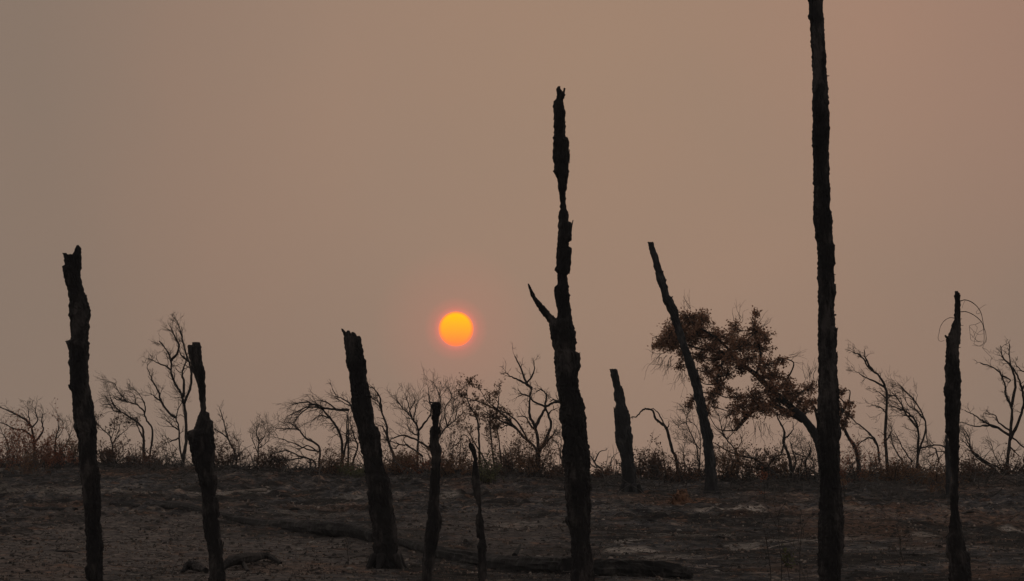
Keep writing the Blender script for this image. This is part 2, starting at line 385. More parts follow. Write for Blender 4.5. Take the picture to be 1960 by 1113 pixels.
class Tubes:
    def __init__(s): s.v = []; s.f = []
    def add(s, pts, rad, sides=5):
        n_ = len(pts)
        if n_ < 2: return
        o = len(s.v); prev = None
        for i, p in enumerate(pts):
            t = (pts[min(i + 1, n_ - 1)] - pts[max(i - 1, 0)])
            if t.length < 1e-9: t = Vector((0, 0, 1))
            t.normalize()
            u = prev if prev is not None else (Vector((0, 1, 0)) if abs(t.y) < 0.9 else Vector((1, 0, 0)))
            u = u - t * u.dot(t)
            if u.length < 1e-6: u = t.orthogonal()
            u.normalize(); w = t.cross(u); prev = u
            for k in range(sides):
                a = 2 * math.pi * k / sides
                s.v.append(p + (u * math.cos(a) + w * math.sin(a)) * rad[i])
        for i in range(n_ - 1):
            for k in range(sides):
                a = o + i * sides + k; b_ = o + i * sides + (k + 1) % sides
                s.f.append((a, b_, b_ + sides, a + sides))
        s.f.append(tuple(o + k for k in range(sides))[::-1]); s.f.append(tuple(o + (n_ - 1) * sides + k for k in range(sides)))
    def build(s, name, material, parent=None, origin=Vector((0, 0, 0)), smooth=True):
        if not s.v: return None
        me = make_mesh(name, [v - origin for v in s.v], s.f, material, smooth)
        return link(name, me, parent, None if parent else origin)

def catmull(pts, sub=5):
    if len(pts) < 3: 
        return [pts[0].lerp(pts[-1], i / sub) for i in range(sub + 1)]
    res = []
    q_ = [pts[0] * 2 - pts[1]] + list(pts) + [pts[-1] * 2 - pts[-2]]
    for i in range(1, len(q_) - 2):
        a, b_, c, d = q_[i - 1:i + 3]
        for k in range(sub):
            t = k / sub
            res.append(0.5 * ((2 * b_) + (c - a) * t + (2 * a - 5 * b_ + 4 * c - d) * t * t + (3 * b_ - a - 3 * c + d) * t ** 3))
    res.append(pts[-1]); return res

FLAKES = []
for k in range(4):      # curled plates of burnt bark, length 1, width about 0.4
    v = []; f = []; rows_ = 5
    rnd = random.Random(k)
    for i in range(rows_):
        t = i / (rows_ - 1); wdt = (0.22 + 0.1 * rnd.random()) * (1 - 0.7 * abs(t - 0.4)); off = (t - 0.5) ** 2 * 0.35
        for s_ in (0, 1):
            for x in (-1, 0, 1):
                v.append((x * wdt + rnd.uniform(-.04, .04), off + 0.05 * s_ - abs(x) * 0.08, (0.5 - t) + (0.06 * rnd.random() if i in (0, rows_ - 1) else 0)))
    for i in range(rows_ - 1):
        a = i * 6
        for (p_, q_) in ((0, 1), (1, 2)): f.append((a + p_, a + q_, a + q_ + 6, a + p_ + 6)); f.append((a + 3 + q_, a + 3 + p_, a + 9 + p_, a + 9 + q_))
        f.append((a, a + 6, a + 9, a + 3)); f.append((a + 2, a + 5, a + 11, a + 8))
    FLAKES.append((v, f))
FL_ME = {}
def flake_mesh(k, mname):
    if (k, mname) not in FL_ME: FL_ME[(k, mname)] = make_mesh('bark_flake', *FLAKES[k], M[mname])
    return FL_ME[(k, mname)]

def snag(label, D, prof, seed, mname='char', tops=(), flakes=(), nfl=14, stubs=(), tip=3.0, drift=0.0, base_flare=None, cat='burnt trunk', seg=44):
    ylast = prof[-1][0]
    bx = (prof[-1][1] + prof[-1][2]) / 2
    g = base_pt(bx, D)
    # carry the outline down into the soil
    yb = ylast
    while P(bx, yb, D).z > g.z - 0.12: yb += 1
    prof = list(prof)
    if yb > ylast + 2:
        w_ = prof[-1][2] - prof[-1][1]
        fl_ = 0.22 * w_ if yb > ylast + 12 else 0.02 * w_
        if yb > ylast + 30: prof.append((yb - 14, prof[-1][1] + 1, prof[-1][2] - 1))
        prof.append((yb, bx - w_ / 2 - fl_, bx + w_ / 2 + fl_))
    o = thing('burnt_snag', label, cat, g, 'charred trunks left standing on the slope')
    v, f, (yy, l_, r_) = profile_trunk(prof, D, g, seed, seg=seg, tip=tip, drift=drift)
    link('trunk', make_mesh('trunk', v, f, M[mname]), o)
    for k, tp in enumerate(tops):
        v, f, _ = profile_trunk(tp, D + drift + random.uniform(-.03, .03), g, seed + 50 + k, seg=14, step=1.0, furrow=0.12, flat=0.8, tip=1)
        link('splinter', make_mesh('splinter', v, f, M[mname]), o)
    rnd = random.Random(seed)
    pm = D / F_PX
    spots = [(y_, s_, ln_) for (y_, s_, ln_) in flakes]
    for k in range(nfl): spots.append((rnd.uniform(yy[0] + 12, min(yy[-1], 1110) - 5), rnd.uniform(-0.75, 0.75), rnd.uniform(9, 26)))
    for (y_, s_, ln_) in spots:
        i = int(np.argmin(np.abs(yy - y_))); c = P((l_[i] + r_[i]) / 2, yy[i], D); rad = (r_[i] - l_[i]) / 2 * pm
        fo = link('bark_flake', flake_mesh(rnd.randrange(4), mname), o)
        if abs(s_) >= 1: ang = 0 if s_ > 0 else math.pi
        else: ang = -math.pi / 2 + s_ * 1.2
        rr_ = rad * (1.0 if abs(s_) < 1 else 1.0)
        t = 1 - (yy[i] - yy[0]) / (yy[-1] - yy[0])
        fo.location = (c.x + math.cos(ang) * rr_ - g.x, D + drift * t + math.sin(ang) * rr_ * 0.9 - g.y, c.z - g.z)
        fo.rotation_euler = (rnd.uniform(-.12, .12), rnd.uniform(-.1, .1), ang - math.pi / 2)
        s1 = ln_ * pm; fo.scale = (min(s1, rad * 1.5), 0.35 * s1 + 0.02, s1)
    if yb <= ylast + 12:      # roots running out from a base that shows
        for k in range(7):
            a_ = k * 0.9 + rnd.uniform(-.3, .3); w0 = (prof[-1][2] - prof[-1][1]) / 2 * pm
            q0 = Vector((math.cos(a_) * w0 * .72, math.sin(a_) * w0 * .72, w0 * .8)); q2 = Vector((math.cos(a_) * w0 * 1.6, math.sin(a_) * w0 * 1.9, -.05))
            q1 = q0.lerp(q2, .45) + Vector((0, 0, -w0 * .22)); cs_ = catmull([q0, q1, q2], 5); tb = Tubes()
            tb.add(cs_, [w0 * .30 * (1 - .8 * i / (len(cs_) - 1)) for i in range(len(cs_))], 8)
            link('root', make_mesh('root', tb.v, tb.f, M[mname], True), o)
    for pts in stubs:      # (y list of pixel points, radius px) twigs and stubs that grow from the trunk
        ptl, r0, r1 = pts
        tb = Tubes(); P3 = [P(a[0], a[1], D - (0.02 if k_ else 0) - 0.12 * k_ / len(ptl) * rnd.uniform(-1, 1)) for k_, a in enumerate(ptl)]
        cs = catmull(P3, 5); m_ = len(cs)
        rad_ = [((r0 + (r1 - r0) * i / (m_ - 1)) * (1 + 0.18 * rnd.uniform(-1, 1))) * pm for i in range(m_)]
        tb.add(cs, rad_, 8 if r0 > 1.5 else 5)
        link('branch' if r0 > 1.5 else 'twig', make_mesh('branch', [v_ - g for v_ in tb.v], tb.f, M[mname], True), o)
    return o

def z(ox, oy, s, pts): return [(ox + a / s, oy + b_ / s) for a, b_ in pts]

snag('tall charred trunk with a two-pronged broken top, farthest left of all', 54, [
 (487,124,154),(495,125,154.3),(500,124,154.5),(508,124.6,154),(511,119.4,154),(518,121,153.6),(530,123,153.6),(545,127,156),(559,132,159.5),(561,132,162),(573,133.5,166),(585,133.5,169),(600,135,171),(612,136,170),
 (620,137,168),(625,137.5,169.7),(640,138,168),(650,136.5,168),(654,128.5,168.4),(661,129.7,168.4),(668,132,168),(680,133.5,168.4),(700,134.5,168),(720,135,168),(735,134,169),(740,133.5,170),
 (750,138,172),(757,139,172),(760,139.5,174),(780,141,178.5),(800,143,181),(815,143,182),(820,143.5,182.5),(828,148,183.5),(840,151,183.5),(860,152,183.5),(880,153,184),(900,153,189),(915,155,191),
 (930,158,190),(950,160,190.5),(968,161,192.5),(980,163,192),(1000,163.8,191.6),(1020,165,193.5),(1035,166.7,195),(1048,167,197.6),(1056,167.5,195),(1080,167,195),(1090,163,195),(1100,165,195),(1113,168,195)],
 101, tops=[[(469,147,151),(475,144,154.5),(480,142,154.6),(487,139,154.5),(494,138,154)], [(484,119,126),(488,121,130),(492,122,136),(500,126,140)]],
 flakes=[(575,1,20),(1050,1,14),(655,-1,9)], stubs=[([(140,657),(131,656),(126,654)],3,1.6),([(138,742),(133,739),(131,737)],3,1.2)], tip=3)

snag('crooked charred trunk with a narrow bent neck above a hollowed shoulder', 53, [
 (664,360,383.5),(675,360.6,384),(690,365,387),(700,367,389),(713,369.5,393.6),(720,372.7,392),(730,376,391.6),(745,380.8,393),(755,380.8,393.6),(763,381.5,393.6),(768,383,393),(785,384,393.6),
 (788,383,394),(790,382,400),(800,379,401),(804,378,402),(806,378,406),(815,374,406.7),(822,371,406.7),(825,359.6,406.7),(840,360.6,408),(860,365,408.5),(880,369.5,408.5),(900,376,409),(908,380,409.5),(910,380,414),(925,383,414.7),
 (937,385,413),(945,386.5,411.7),(951,387,412),(953,387,416.7),(970,387.8,418),(985,387.8,420),(992,390,417),(1000,388.5,419),(1015,391.6,420.5),(1030,393,422),(1045,398,424),(1060,401,425),(1080,401.6,427),(1100,401.6,430),(1113,400,430.5)],
 202, tops=[[(655,369.5,381.5),(658,369.5,383),(664,369,384),(672,368,384)], [(660,360.5,368),(664,360,370),(670,361,371)]],
 flakes=[(1057,1,36),(920,1,22),(970,1,20)], tip=1, seg=40)

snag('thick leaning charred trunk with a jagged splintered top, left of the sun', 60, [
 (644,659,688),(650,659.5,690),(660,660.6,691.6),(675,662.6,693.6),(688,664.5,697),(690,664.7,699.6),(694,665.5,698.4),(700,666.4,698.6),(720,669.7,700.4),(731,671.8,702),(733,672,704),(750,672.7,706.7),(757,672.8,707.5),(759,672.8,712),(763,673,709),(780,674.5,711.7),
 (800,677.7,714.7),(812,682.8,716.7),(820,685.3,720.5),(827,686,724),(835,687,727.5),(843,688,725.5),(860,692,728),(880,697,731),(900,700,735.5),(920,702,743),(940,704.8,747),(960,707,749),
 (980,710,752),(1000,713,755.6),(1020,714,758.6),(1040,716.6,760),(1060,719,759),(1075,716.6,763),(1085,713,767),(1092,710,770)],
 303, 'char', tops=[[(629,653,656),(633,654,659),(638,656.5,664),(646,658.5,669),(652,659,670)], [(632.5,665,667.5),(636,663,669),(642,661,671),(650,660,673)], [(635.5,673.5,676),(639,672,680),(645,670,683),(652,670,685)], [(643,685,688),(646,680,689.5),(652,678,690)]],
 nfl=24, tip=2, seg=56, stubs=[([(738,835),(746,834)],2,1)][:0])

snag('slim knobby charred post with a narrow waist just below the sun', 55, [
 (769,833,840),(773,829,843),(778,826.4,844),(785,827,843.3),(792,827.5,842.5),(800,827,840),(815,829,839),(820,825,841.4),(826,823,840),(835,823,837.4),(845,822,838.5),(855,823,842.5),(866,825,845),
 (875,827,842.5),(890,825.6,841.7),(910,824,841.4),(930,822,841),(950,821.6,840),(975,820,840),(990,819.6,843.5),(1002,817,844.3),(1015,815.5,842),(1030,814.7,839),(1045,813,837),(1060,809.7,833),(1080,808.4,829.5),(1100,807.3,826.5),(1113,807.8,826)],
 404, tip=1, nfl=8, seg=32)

snag('thinnest burnt post with a bent neck and a wiry hooked twig at its top', 55, [
 (848,897.5,901),(850,897,905.6),(857,898,908.8),(865,903,911),(880,907,914),(895,905,915),(915,904,918),(935,904.6,919),(950,908,920.8),(960,912.5,921),(975,916,921),(982,915,921.5),(987,911,922.4),(1000,911,925.7),(1015,912,927),(1028,914,927.8),
 (1033,918.6,928),(1040,917,928.5),(1045,914.5,929),(1065,914,929.5),(1085,915,930),(1113,917.5,931)], 505, tip=1, nfl=4, seg=28,
 stubs=[([(901,852),(900,845.7),(895,836),(888.6,833),(883,835),(880.5,844),(874,850.5),(862.7,860)], 1.1, 0.7)])

snag('tall charred trunk with a thin forked side branch and a pinched neck', 55, [
 (165,1069,1071.7),(170,1066,1071.7),(175,1066,1076),(182,1066.7,1080.5),(190,1064,1078),(195,1059.6,1078),(205,1058.6,1079),(212,1060,1081),(230,1061,1081),(250,1061,1082),(262,1062,1082.5),(264,1060,1087),(280,1060,1088),
 (290,1059.6,1088),(305,1060,1089),(317,1061.6,1087),(325,1062,1087.5),(328,1059,1088.5),(331,1062,1088.5),(335,1064,1088),(343,1067.4,1085.5),(360,1069,1083.8),(368,1070.4,1082),(378,1071.5,1082),(380,1071.7,1083.8),(384,1072,1082),(390,1073,1082),(400,1073.7,1084),(407,1069.7,1086.8),
 (415,1068.4,1088),(424,1070,1088.5),(426,1069.7,1093.8),(440,1068.7,1093.8),(455,1067.4,1093.6),(461,1067.4,1093),(464,1067.4,1088),(472,1067.4,1088.5),(475,1067,1093.6),(490,1066.7,1091.8),(508,1065.4,1091.8),(518,1062.4,1090.6),(524,1068,1089),(528,1068,1085.5),
 (545,1066.7,1086.8),(550,1062,1088),(563,1062,1089),(565,1062,1091),(569,1062.2,1089),(580,1063.4,1089.3),(590,1067,1090.6),(605,1067.4,1093.6),(609,1066,1094.5),(614,1058,1095),(620,1051.6,1096),(640,1055,1099),(650,1057.6,1100.4),(665,1061,1099.8),(673,1063,1100.5),(676,1063.5,1106),(690,1063.5,1107.5),
 (705,1064.5,1109),(712,1064.7,1105.5),(725,1066.5,1105.5),(740,1067.7,1107),(746,1068,1107.5),(748,1068,1111),(751,1069,1108.7),(765,1071,1113),(780,1072.8,1117),(800,1073.3,1119),(820,1076.5,1121),(830,1078,1122),(850,1079.5,1124),(870,1079,1127),
 (885,1077.8,1127.6),(900,1081.5,1128),(920,1084,1128.6),(935,1085,1130.6),(950,1084.8,1128.8),(968,1087,1130),(985,1087.8,1129),(998,1085,1128.8),(1015,1091.6,1128.6),(1035,1095,1128),(1060,1095,1133),(1080,1094.8,1135),(1113,1094,1135)],
 606, tip=1, nfl=30, seg=52, flakes=[(218,-1,24),(300,1,26),(440,1,34),(515,1,20),(690,1,28),(290,-1,30),(312,1,14)],
 stubs=[([(1074,630),(1060,617),(1051.6,608),(1041.5,596),(1030,581),(1021.4,568.6),(1015,553.5),(1011.3,544)], 10.5, 1.6)])

snag('short grey far stump with a slanted split top beside the curved dead sapling', 97, [
 (706,1167.6,1180),(710,1168.5,1182),(715,1170,1182.7),(730,1173,1184.7),(740,1175,1188),(745,1176.4,1191.5),(760,1177,1195),(775,1179,1197),(784,1178,1199),(786,1176.4,1202),(790,1176,1202),(800,1177,1205),(820,1178.4,1207),
 (835,1178.4,1208),(845,1180,1209),(860,1184,1209.6),(870,1187.7,1211),(885,1189,1212),(900,1191,1215),(920,1192.8,1216),(935,1193,1218.4),(942,1191,1221.5),(947,1188,1224)],
 707, 'char_grey', tops=[[(739,1189,1190.8),(745,1187,1191.5),(755,1185,1193.5)], [(779,1174.6,1176),(786,1174.8,1179),(796,1175.5,1182)]], nfl=12, tip=2, seg=40)

snag('long leaning charred pole crossing in front of the brown-leaved oak', 98, [
 (463,1240,1250),(466,1240.8,1251.5),(475,1243,1253.5),(490,1247,1257.7),(510,1252,1265),(518,1254,1267),(530,1256.5,1270.3),(536,1258,1275),(543,1259.5,1274),(555,1264,1278),(567,1267.3,1282),(569,1267.8,1286),(580,1271.6,1290),(588,1275,1295.5),
 (600,1281,1297),(615,1286.7,1301),(635,1293,1308),(650,1298,1312.6),(670,1305.5,1318),(690,1310.8,1326),(710,1316.5,1333.5),(728,1321,1339),(740,1325.7,1343),(760,1329.7,1346.6),(780,1334,1350.4),(800,1337.8,1355),(820,1341.6,1360.4),
 (838,1344.6,1365),(845,1346,1363.5),(860,1347,1365.5),(880,1349,1368),(900,1351,1369.7),(920,1351,1371.8),(935,1349,1374),(942,1346,1377)],
 808, 'char_grey', nfl=10, tip=2, seg=36, stubs=[([(1270,538),(1276,536)],1.6,1.2),([(1283,571),(1288,568)],1.6,1)])

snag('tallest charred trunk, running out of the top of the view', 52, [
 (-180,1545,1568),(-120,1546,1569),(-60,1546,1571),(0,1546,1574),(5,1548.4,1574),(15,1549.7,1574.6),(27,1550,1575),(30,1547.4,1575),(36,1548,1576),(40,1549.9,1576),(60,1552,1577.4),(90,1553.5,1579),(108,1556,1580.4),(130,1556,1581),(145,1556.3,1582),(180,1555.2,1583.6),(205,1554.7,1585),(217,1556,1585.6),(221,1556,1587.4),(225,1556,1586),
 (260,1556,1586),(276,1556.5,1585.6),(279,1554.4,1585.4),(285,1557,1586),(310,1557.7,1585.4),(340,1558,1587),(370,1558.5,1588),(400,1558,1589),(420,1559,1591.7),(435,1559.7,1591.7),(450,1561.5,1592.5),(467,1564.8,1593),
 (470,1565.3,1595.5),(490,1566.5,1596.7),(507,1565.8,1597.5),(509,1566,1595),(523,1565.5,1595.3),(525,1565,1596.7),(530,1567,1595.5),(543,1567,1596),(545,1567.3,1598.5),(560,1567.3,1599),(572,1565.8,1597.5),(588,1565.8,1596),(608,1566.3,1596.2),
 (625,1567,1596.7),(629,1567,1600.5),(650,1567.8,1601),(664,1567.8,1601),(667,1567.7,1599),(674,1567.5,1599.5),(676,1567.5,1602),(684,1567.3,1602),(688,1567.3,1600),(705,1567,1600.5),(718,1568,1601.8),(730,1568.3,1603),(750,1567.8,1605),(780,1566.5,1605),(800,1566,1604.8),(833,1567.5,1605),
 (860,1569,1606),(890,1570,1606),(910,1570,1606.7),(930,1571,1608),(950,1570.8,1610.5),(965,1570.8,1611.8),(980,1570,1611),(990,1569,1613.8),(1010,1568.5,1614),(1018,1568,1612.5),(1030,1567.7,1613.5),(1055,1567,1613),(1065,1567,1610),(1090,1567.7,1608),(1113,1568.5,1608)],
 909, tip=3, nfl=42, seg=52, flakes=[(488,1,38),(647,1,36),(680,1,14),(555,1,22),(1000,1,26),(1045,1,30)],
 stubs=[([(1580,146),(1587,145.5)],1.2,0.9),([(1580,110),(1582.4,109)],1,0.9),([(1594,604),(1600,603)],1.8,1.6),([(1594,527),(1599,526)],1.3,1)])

snag('charred trunk with curled wiry twigs drooping from its thin pale tip', 53, [
 (557,1828,1833),(560,1828,1834),(562,1827.8,1836.6),(580,1827.8,1838),(600,1827.8,1838.4),(612,1826.5,1838.2),(620,1823,1838),(635,1819,1838),(642,1816.5,1837.6),(650,1812.7,1836.6),(665,1812.7,1835),(690,1811.4,1835),(705,1809.7,1836),
 (716,1810,1837),(732,1809.4,1838),(745,1807.5,1838),(757,1807.7,1838),(762,1810,1838),(780,1809.4,1837.6),(800,1810.5,1835),(813,1811.7,1835),(825,1811,1835.8),(833,1813,1835.4),(842,1815.5,1836),(845,1816,1836.8),(848,1816.4,1835.6),(860,1818,1835),
 (880,1819.6,1834.4),(900,1821,1834),(920,1821.7,1833),(930,1818,1833),(950,1817,1833),(965,1819.8,1833.5),(980,1820,1834.5),(995,1819,1838),(1010,1818,1840),(1020,1818,1842),(1028,1812.8,1845.4),(1040,1812,1847.8),(1055,1812.8,1847),(1060,1815,1852.4),
 (1070,1816.7,1854.8),(1100,1818,1856.8),(1113,1818,1857)], 1010, tip=1, nfl=16, seg=40, flakes=[(720,-1,17),(752,-1,12),(806,-1,14),(1085,1,26)],
 stubs=[([(1818,648),(1812,646),(1809.5,643)],3,1.8),
  (z(1780,540,3.975,[(222,147),(240,143),(270,137),(320,155),(365,195),(390,240),(403,300),(412,350),(425,390),(425,440),(400,500)]),1.0,.35),
  (z(1780,540,3.975,[(225,229),(245,227),(280,228),(330,250),(375,285),(400,320),(410,370),(412,440),(400,480),(370,488),(330,470)]),.9,.35),
  (z(1780,540,3.975,[(196,280),(180,275),(150,273),(110,295),(80,340),(70,385),(62,430),(80,452),(110,445)]),.7,.3),
  (z(1780,540,3.975,[(270,138),(255,165),(245,200)]),.35,.25),(z(1780,540,3.975,[(385,235),(360,243),(352,230),(375,205),(410,180),(428,172)]),.35,.25),
  (z(1780,540,3.975,[(395,300),(350,322),(300,335),(330,375),(350,440),(372,458)]),.38,.25),(z(1780,540,3.975,[(300,340),(306,400),(312,440),(340,452),(405,450)]),.35,.25),
  (z(1780,540,3.975,[(412,360),(370,385),(345,430),(335,470)]),.35,.25),(z(1780,540,3.975,[(335,375),(370,400),(412,392)]),.32,.22),(z(1780,540,3.975,[(308,395),(355,445),(395,460)]),.32,.22),
  (z(1780,540,3.975,[(345,330),(360,350),(340,400),(318,425)]),.32,.22),(z(1780,540,3.975,[(425,400),(430,450),(405,470),(370,488),(320,482)]),.35,.22),
  (z(1780,540,3.975,[(400,500),(420,525),(455,560),(478,585)]),.35,.2),(z(1780,540,3.975,[(400,500),(430,515),(455,535),(465,510)]),.3,.2),
  (z(1780,540,3.975,[(228,283),(242,281)]),.8,.5),(z(1780,540,3.975,[(228,332),(255,330)]),.7,.4),(z(1780,540,3.975,[(220,500),(234,499)]),.7,.5)])

snag('thin grey burnt post half hidden behind the trunk with drooping twigs', 94, [
 (832,1809,1812.5),(838,1808.7,1813.5),(845,1808.5,1815),(860,1808.8,1817.4),(890,1809.5,1820),(910,1810,1820),(930,1810.5,1819.5),(945,1811.5,1819.5)], 1111, 'char_grey', nfl=3, tip=1, seg=24)

# ------------------------------------------------------------------ dead shrubs and small trees
LEAFV = np.array([(0, 0, 0), (0.28, 0.42, 0.05), (0, 1, 0.0), (-0.28, 0.42, 0.05)])
class Leaves:
    def __init__(s): s.v = []; s.f = []
    def add(s, p, size, d=None):
        a = np.array(rng.normal(size=3)); 
        if d is not None: a = a * 0.6 + np.array(d)
        a /= np.linalg.norm(a) + 1e-9
        b_ = np.cross(a, rng.normal(size=3)); b_ /= np.linalg.norm(b_) + 1e-9
        c = np.cross(a, b_)
        o = len(s.v); w = size * rng.uniform(.85, 1.3)
        for (x, y_, z_) in LEAFV: s.v.append(tuple(np.array(p) + (b_ * x * w * 1.2 + a * y_ * size + c * z_ * size)))
        s.f.append((o, o + 1, o + 2)); s.f.append((o, o + 2, o + 3))
    def build(s, name, m_, parent, origin):
        if not s.v: return
        og = tuple(origin)
        me = make_mesh(name, [(a - og[0], b_ - og[1], c - og[2]) for a, b_, c in s.v], s.f, m_)
        ob = link(name, me, parent); ob['kind'] = 'stuff'; return ob

def grow(tb, p, d, length, r, level, bias, rnd, leaves=None, lsize=0.06, wob=0.35, ldens=0.0, kids=3):
    n_ = 5 if level > 0 else 4
    pts = [p.copy()]; dd = d.normalized()
    for i in range(n_):
        dd = (dd + Vector((rnd.gauss(0, wob), rnd.gauss(0, wob * .8), rnd.gauss(0, wob))) * 0.8 + bias * 0.15).normalized()
        pts.append(pts[-1] + dd * length / n_)
    rad = [max(r * (1 - 0.72 * i / n_), 0.0028) for i in range(n_ + 1)]
    tb.add(pts, rad, 5 if r > 0.02 else 3)
    if leaves is not None and level <= 1:
        for i in range(1, n_ + 1):
            if rnd.random() < ldens:
                for _ in range(rnd.randint(1, 3)):
                    q_ = pts[i] + Vector((rnd.gauss(0, .03), rnd.gauss(0, .03), rnd.gauss(0, .03)))
                    leaves.add(q_, lsize * rnd.uniform(.7, 1.25))
    if level > 0:
        for k in range(kids - 1 + (rnd.random() < 0.6)):
            i = rnd.randint(1, n_ - 1 + (k == 0))
            t = (pts[min(i + 1, n_)] - pts[i - 1]).normalized()
            side = Vector((rnd.gauss(0, 1), rnd.gauss(0, 1) * .8, rnd.gauss(0.15, 1))); side = (side - t * side.dot(t)).normalized()
            grow(tb, pts[i], (t * 0.9 + side * 0.65), length * rnd.uniform(.45, .75), rad[i] * 0.62, level - 1, bias, rnd, leaves, lsize, wob, ldens, kids)

def dead_shrub(label, D, limbs, seed, name='dead_shrub', cat='dead shrub', r0=2.6, bias=(-.4, 0, .3), twl=22, tws=9, leaf=None, ldens=0., mname='dead', twig_r=0.9, levels=2, lsize=0.065, group='bare burnt shrubs along the ridge'):
    rnd = random.Random(seed); pm = D / F_PX
    b0 = limbs[0][0]; g = base_pt(b0[0], D)
    o = thing(name, label, cat, g, group)
    lv = Leaves() if leaf else None
    tw = Tubes(); bias = Vector(bias)
    trunk_pts = None
    for k, ln in enumerate(limbs):
        pts = []
        amp = rnd.uniform(-0.5, 0.5)
        for i, (a, b_) in enumerate(ln):
            t = i / max(len(ln) - 1, 1)
            pts.append(P(a, b_, D + amp * t * len(ln) * 0.25))
        if k > 0 and trunk_pts:
            # start at the nearest point of what already grows, in depth as well
            q_ = min(trunk_pts, key=lambda w_: (w_[0].x - pts[0].x) ** 2 + (w_[0].z - pts[0].z) ** 2)
            dd = q_[0].y - D
            if (Vector((q_[0].x, 0, q_[0].z)) - Vector((pts[0].x, 0, pts[0].z))).length < 9 * pm:
                pts = [Vector((p.x, p.y + dd * (1 - i / len(pts)), p.z)) for i, p in enumerate(pts)]; pts[0] = q_[0].copy()
        if k == 0: 
            if pts[0].z > g.z - 0.02: pts = [Vector((pts[0].x, D, g.z - 0.1))] + pts
        elif pts[0].z < g.z + 0.35:
            pts = [Vector((pts[0].x, D, gz(pts[0].x, D) - 0.1))] + pts
        cs = catmull(pts, 5); m_ = len(cs)
        L_ = sum((cs[i + 1] - cs[i]).length for i in range(m_ - 1)) / pm
        ra = 1.22 * r0 * (1.0 if k == 0 else rnd.uniform(.62, .85)) * min(1, 0.45 + L_ / 180)
        rad = [max(ra * (1 - 0.72 * i / (m_ - 1)) * (1 + .12 * rnd.uniform(-1, 1)), .35) * pm for i in range(m_)]
        cs = [c + Vector((rnd.gauss(0, .5), rnd.gauss(0, .5), rnd.gauss(0, .5))) * pm * (0.9 if i else 0) for i, c in enumerate(cs)]
        tb = Tubes(); tb.add(cs, rad, 7)
        link('trunk' if k == 0 else 'branch', make_mesh('branch', [v_ - g for v_ in tb.v], tb.f, M[mname], True), o)
        trunk_pts = (trunk_pts or []) + [(c, r_) for c, r_ in zip(cs, rad)]
        nt_ = int(tws * (0.4 + L_ / 130))
        for _ in range(nt_):
            i = min(m_ - 1, int(m_ * (0.25 + 0.75 * rnd.random() ** .75)))
            t = (cs[min(i + 1, m_ - 1)] - cs[max(i - 1, 0)]).normalized()
            side = Vector((rnd.gauss(0, 1), rnd.gauss(0, .8), rnd.gauss(.2, 1))); side = (side - t * side.dot(t)).normalized()
            grow(tw, cs[i], t * .8 + side * .7 + bias * .5, twl * pm * rnd.uniform(.5, 1.25), min(rad[i] * .6, twig_r * pm), levels, bias, rnd, lv, lsize, .35, ldens, 3)
    if tw.v:
        t_o = link('twigs', make_mesh('twigs', [v_ - g for v_ in tw.v], tw.f, M[mname]), o); t_o['kind'] = 'stuff'
    if lv: lv.build('leaves', M[leaf], o, g)
    return o
Z1 = lambda *p: z(0, 580, 3.274, p)
Z2 = lambda *p: z(480, 600, 3.274, p)
Z3 = lambda *p: z(860, 600, 3.273, p)
Z4 = lambda *p: z(1160, 560, 2.783, p)
Z5 = lambda *p: z(1560, 540, 2.783, p)
def rd(px_, off=0): return float(ridge_depth(px_)) + off

dead_shrub('windswept bare shrub arching left at the far left edge', rd(60, -7), [
  Z1((215,930),(210,850),(190,770),(130,715),(60,680),(0,655)), Z1((210,850),(150,800),(90,790),(30,760),(-20,750)), Z1((215,880),(270,800),(262,740),(275,690)),
  Z1((200,790),(235,740),(225,690),(218,650)), Z1((190,770),(180,700),(175,660)), Z1((60,930),(40,860),(0,790))], 11, bias=(-.5,0,.25), twl=24, tws=9)
dead_shrub('small upright bare shrub just left of the two-pronged trunk', rd(110, -6), [Z1((345,950),(350,850),(365,790),(360,725)), Z1((350,860),(395,790),(392,740)), Z1((400,930),(440,830),(455,770))], 12, twl=22, r0=1.8, bias=(0,0,.5))
dead_shrub('bare shrub with a few blackened leaf tufts just right of the two-pronged trunk', rd(215, -5), [Z1((715,990),(700,870),(680,825),(640,790),(605,745)), Z1((710,900),(740,840),(790,800),(830,760)), Z1((700,860),(718,790),(715,735)), Z1((705,890),(745,800),(750,755))], 13, r0=1.7, leaf='dark_leaf', ldens=.12, twl=18, bias=(0,0,.4))
dead_shrub('windswept bare shrub with fanned twigs left of the tall wispy tree', rd(275, -4), [
  Z1((905,990),(900,860),(890,780),(820,720),(770,690),(720,650),(690,600)), Z1((940,960),(955,800),(920,740),(900,680),(860,640),(800,620),(760,580),(730,530),(715,500)),
  Z1((905,700),(910,640),(880,580),(850,550)), Z1((900,860),(870,790),(850,740),(820,700)), Z1((800,620),(740,610),(700,570)), Z1((860,640),(850,590),(820,560)), Z1((770,690),(720,680),(700,650))], 14, bias=(-.75,0,.25), twl=26, tws=12, r0=2.4)
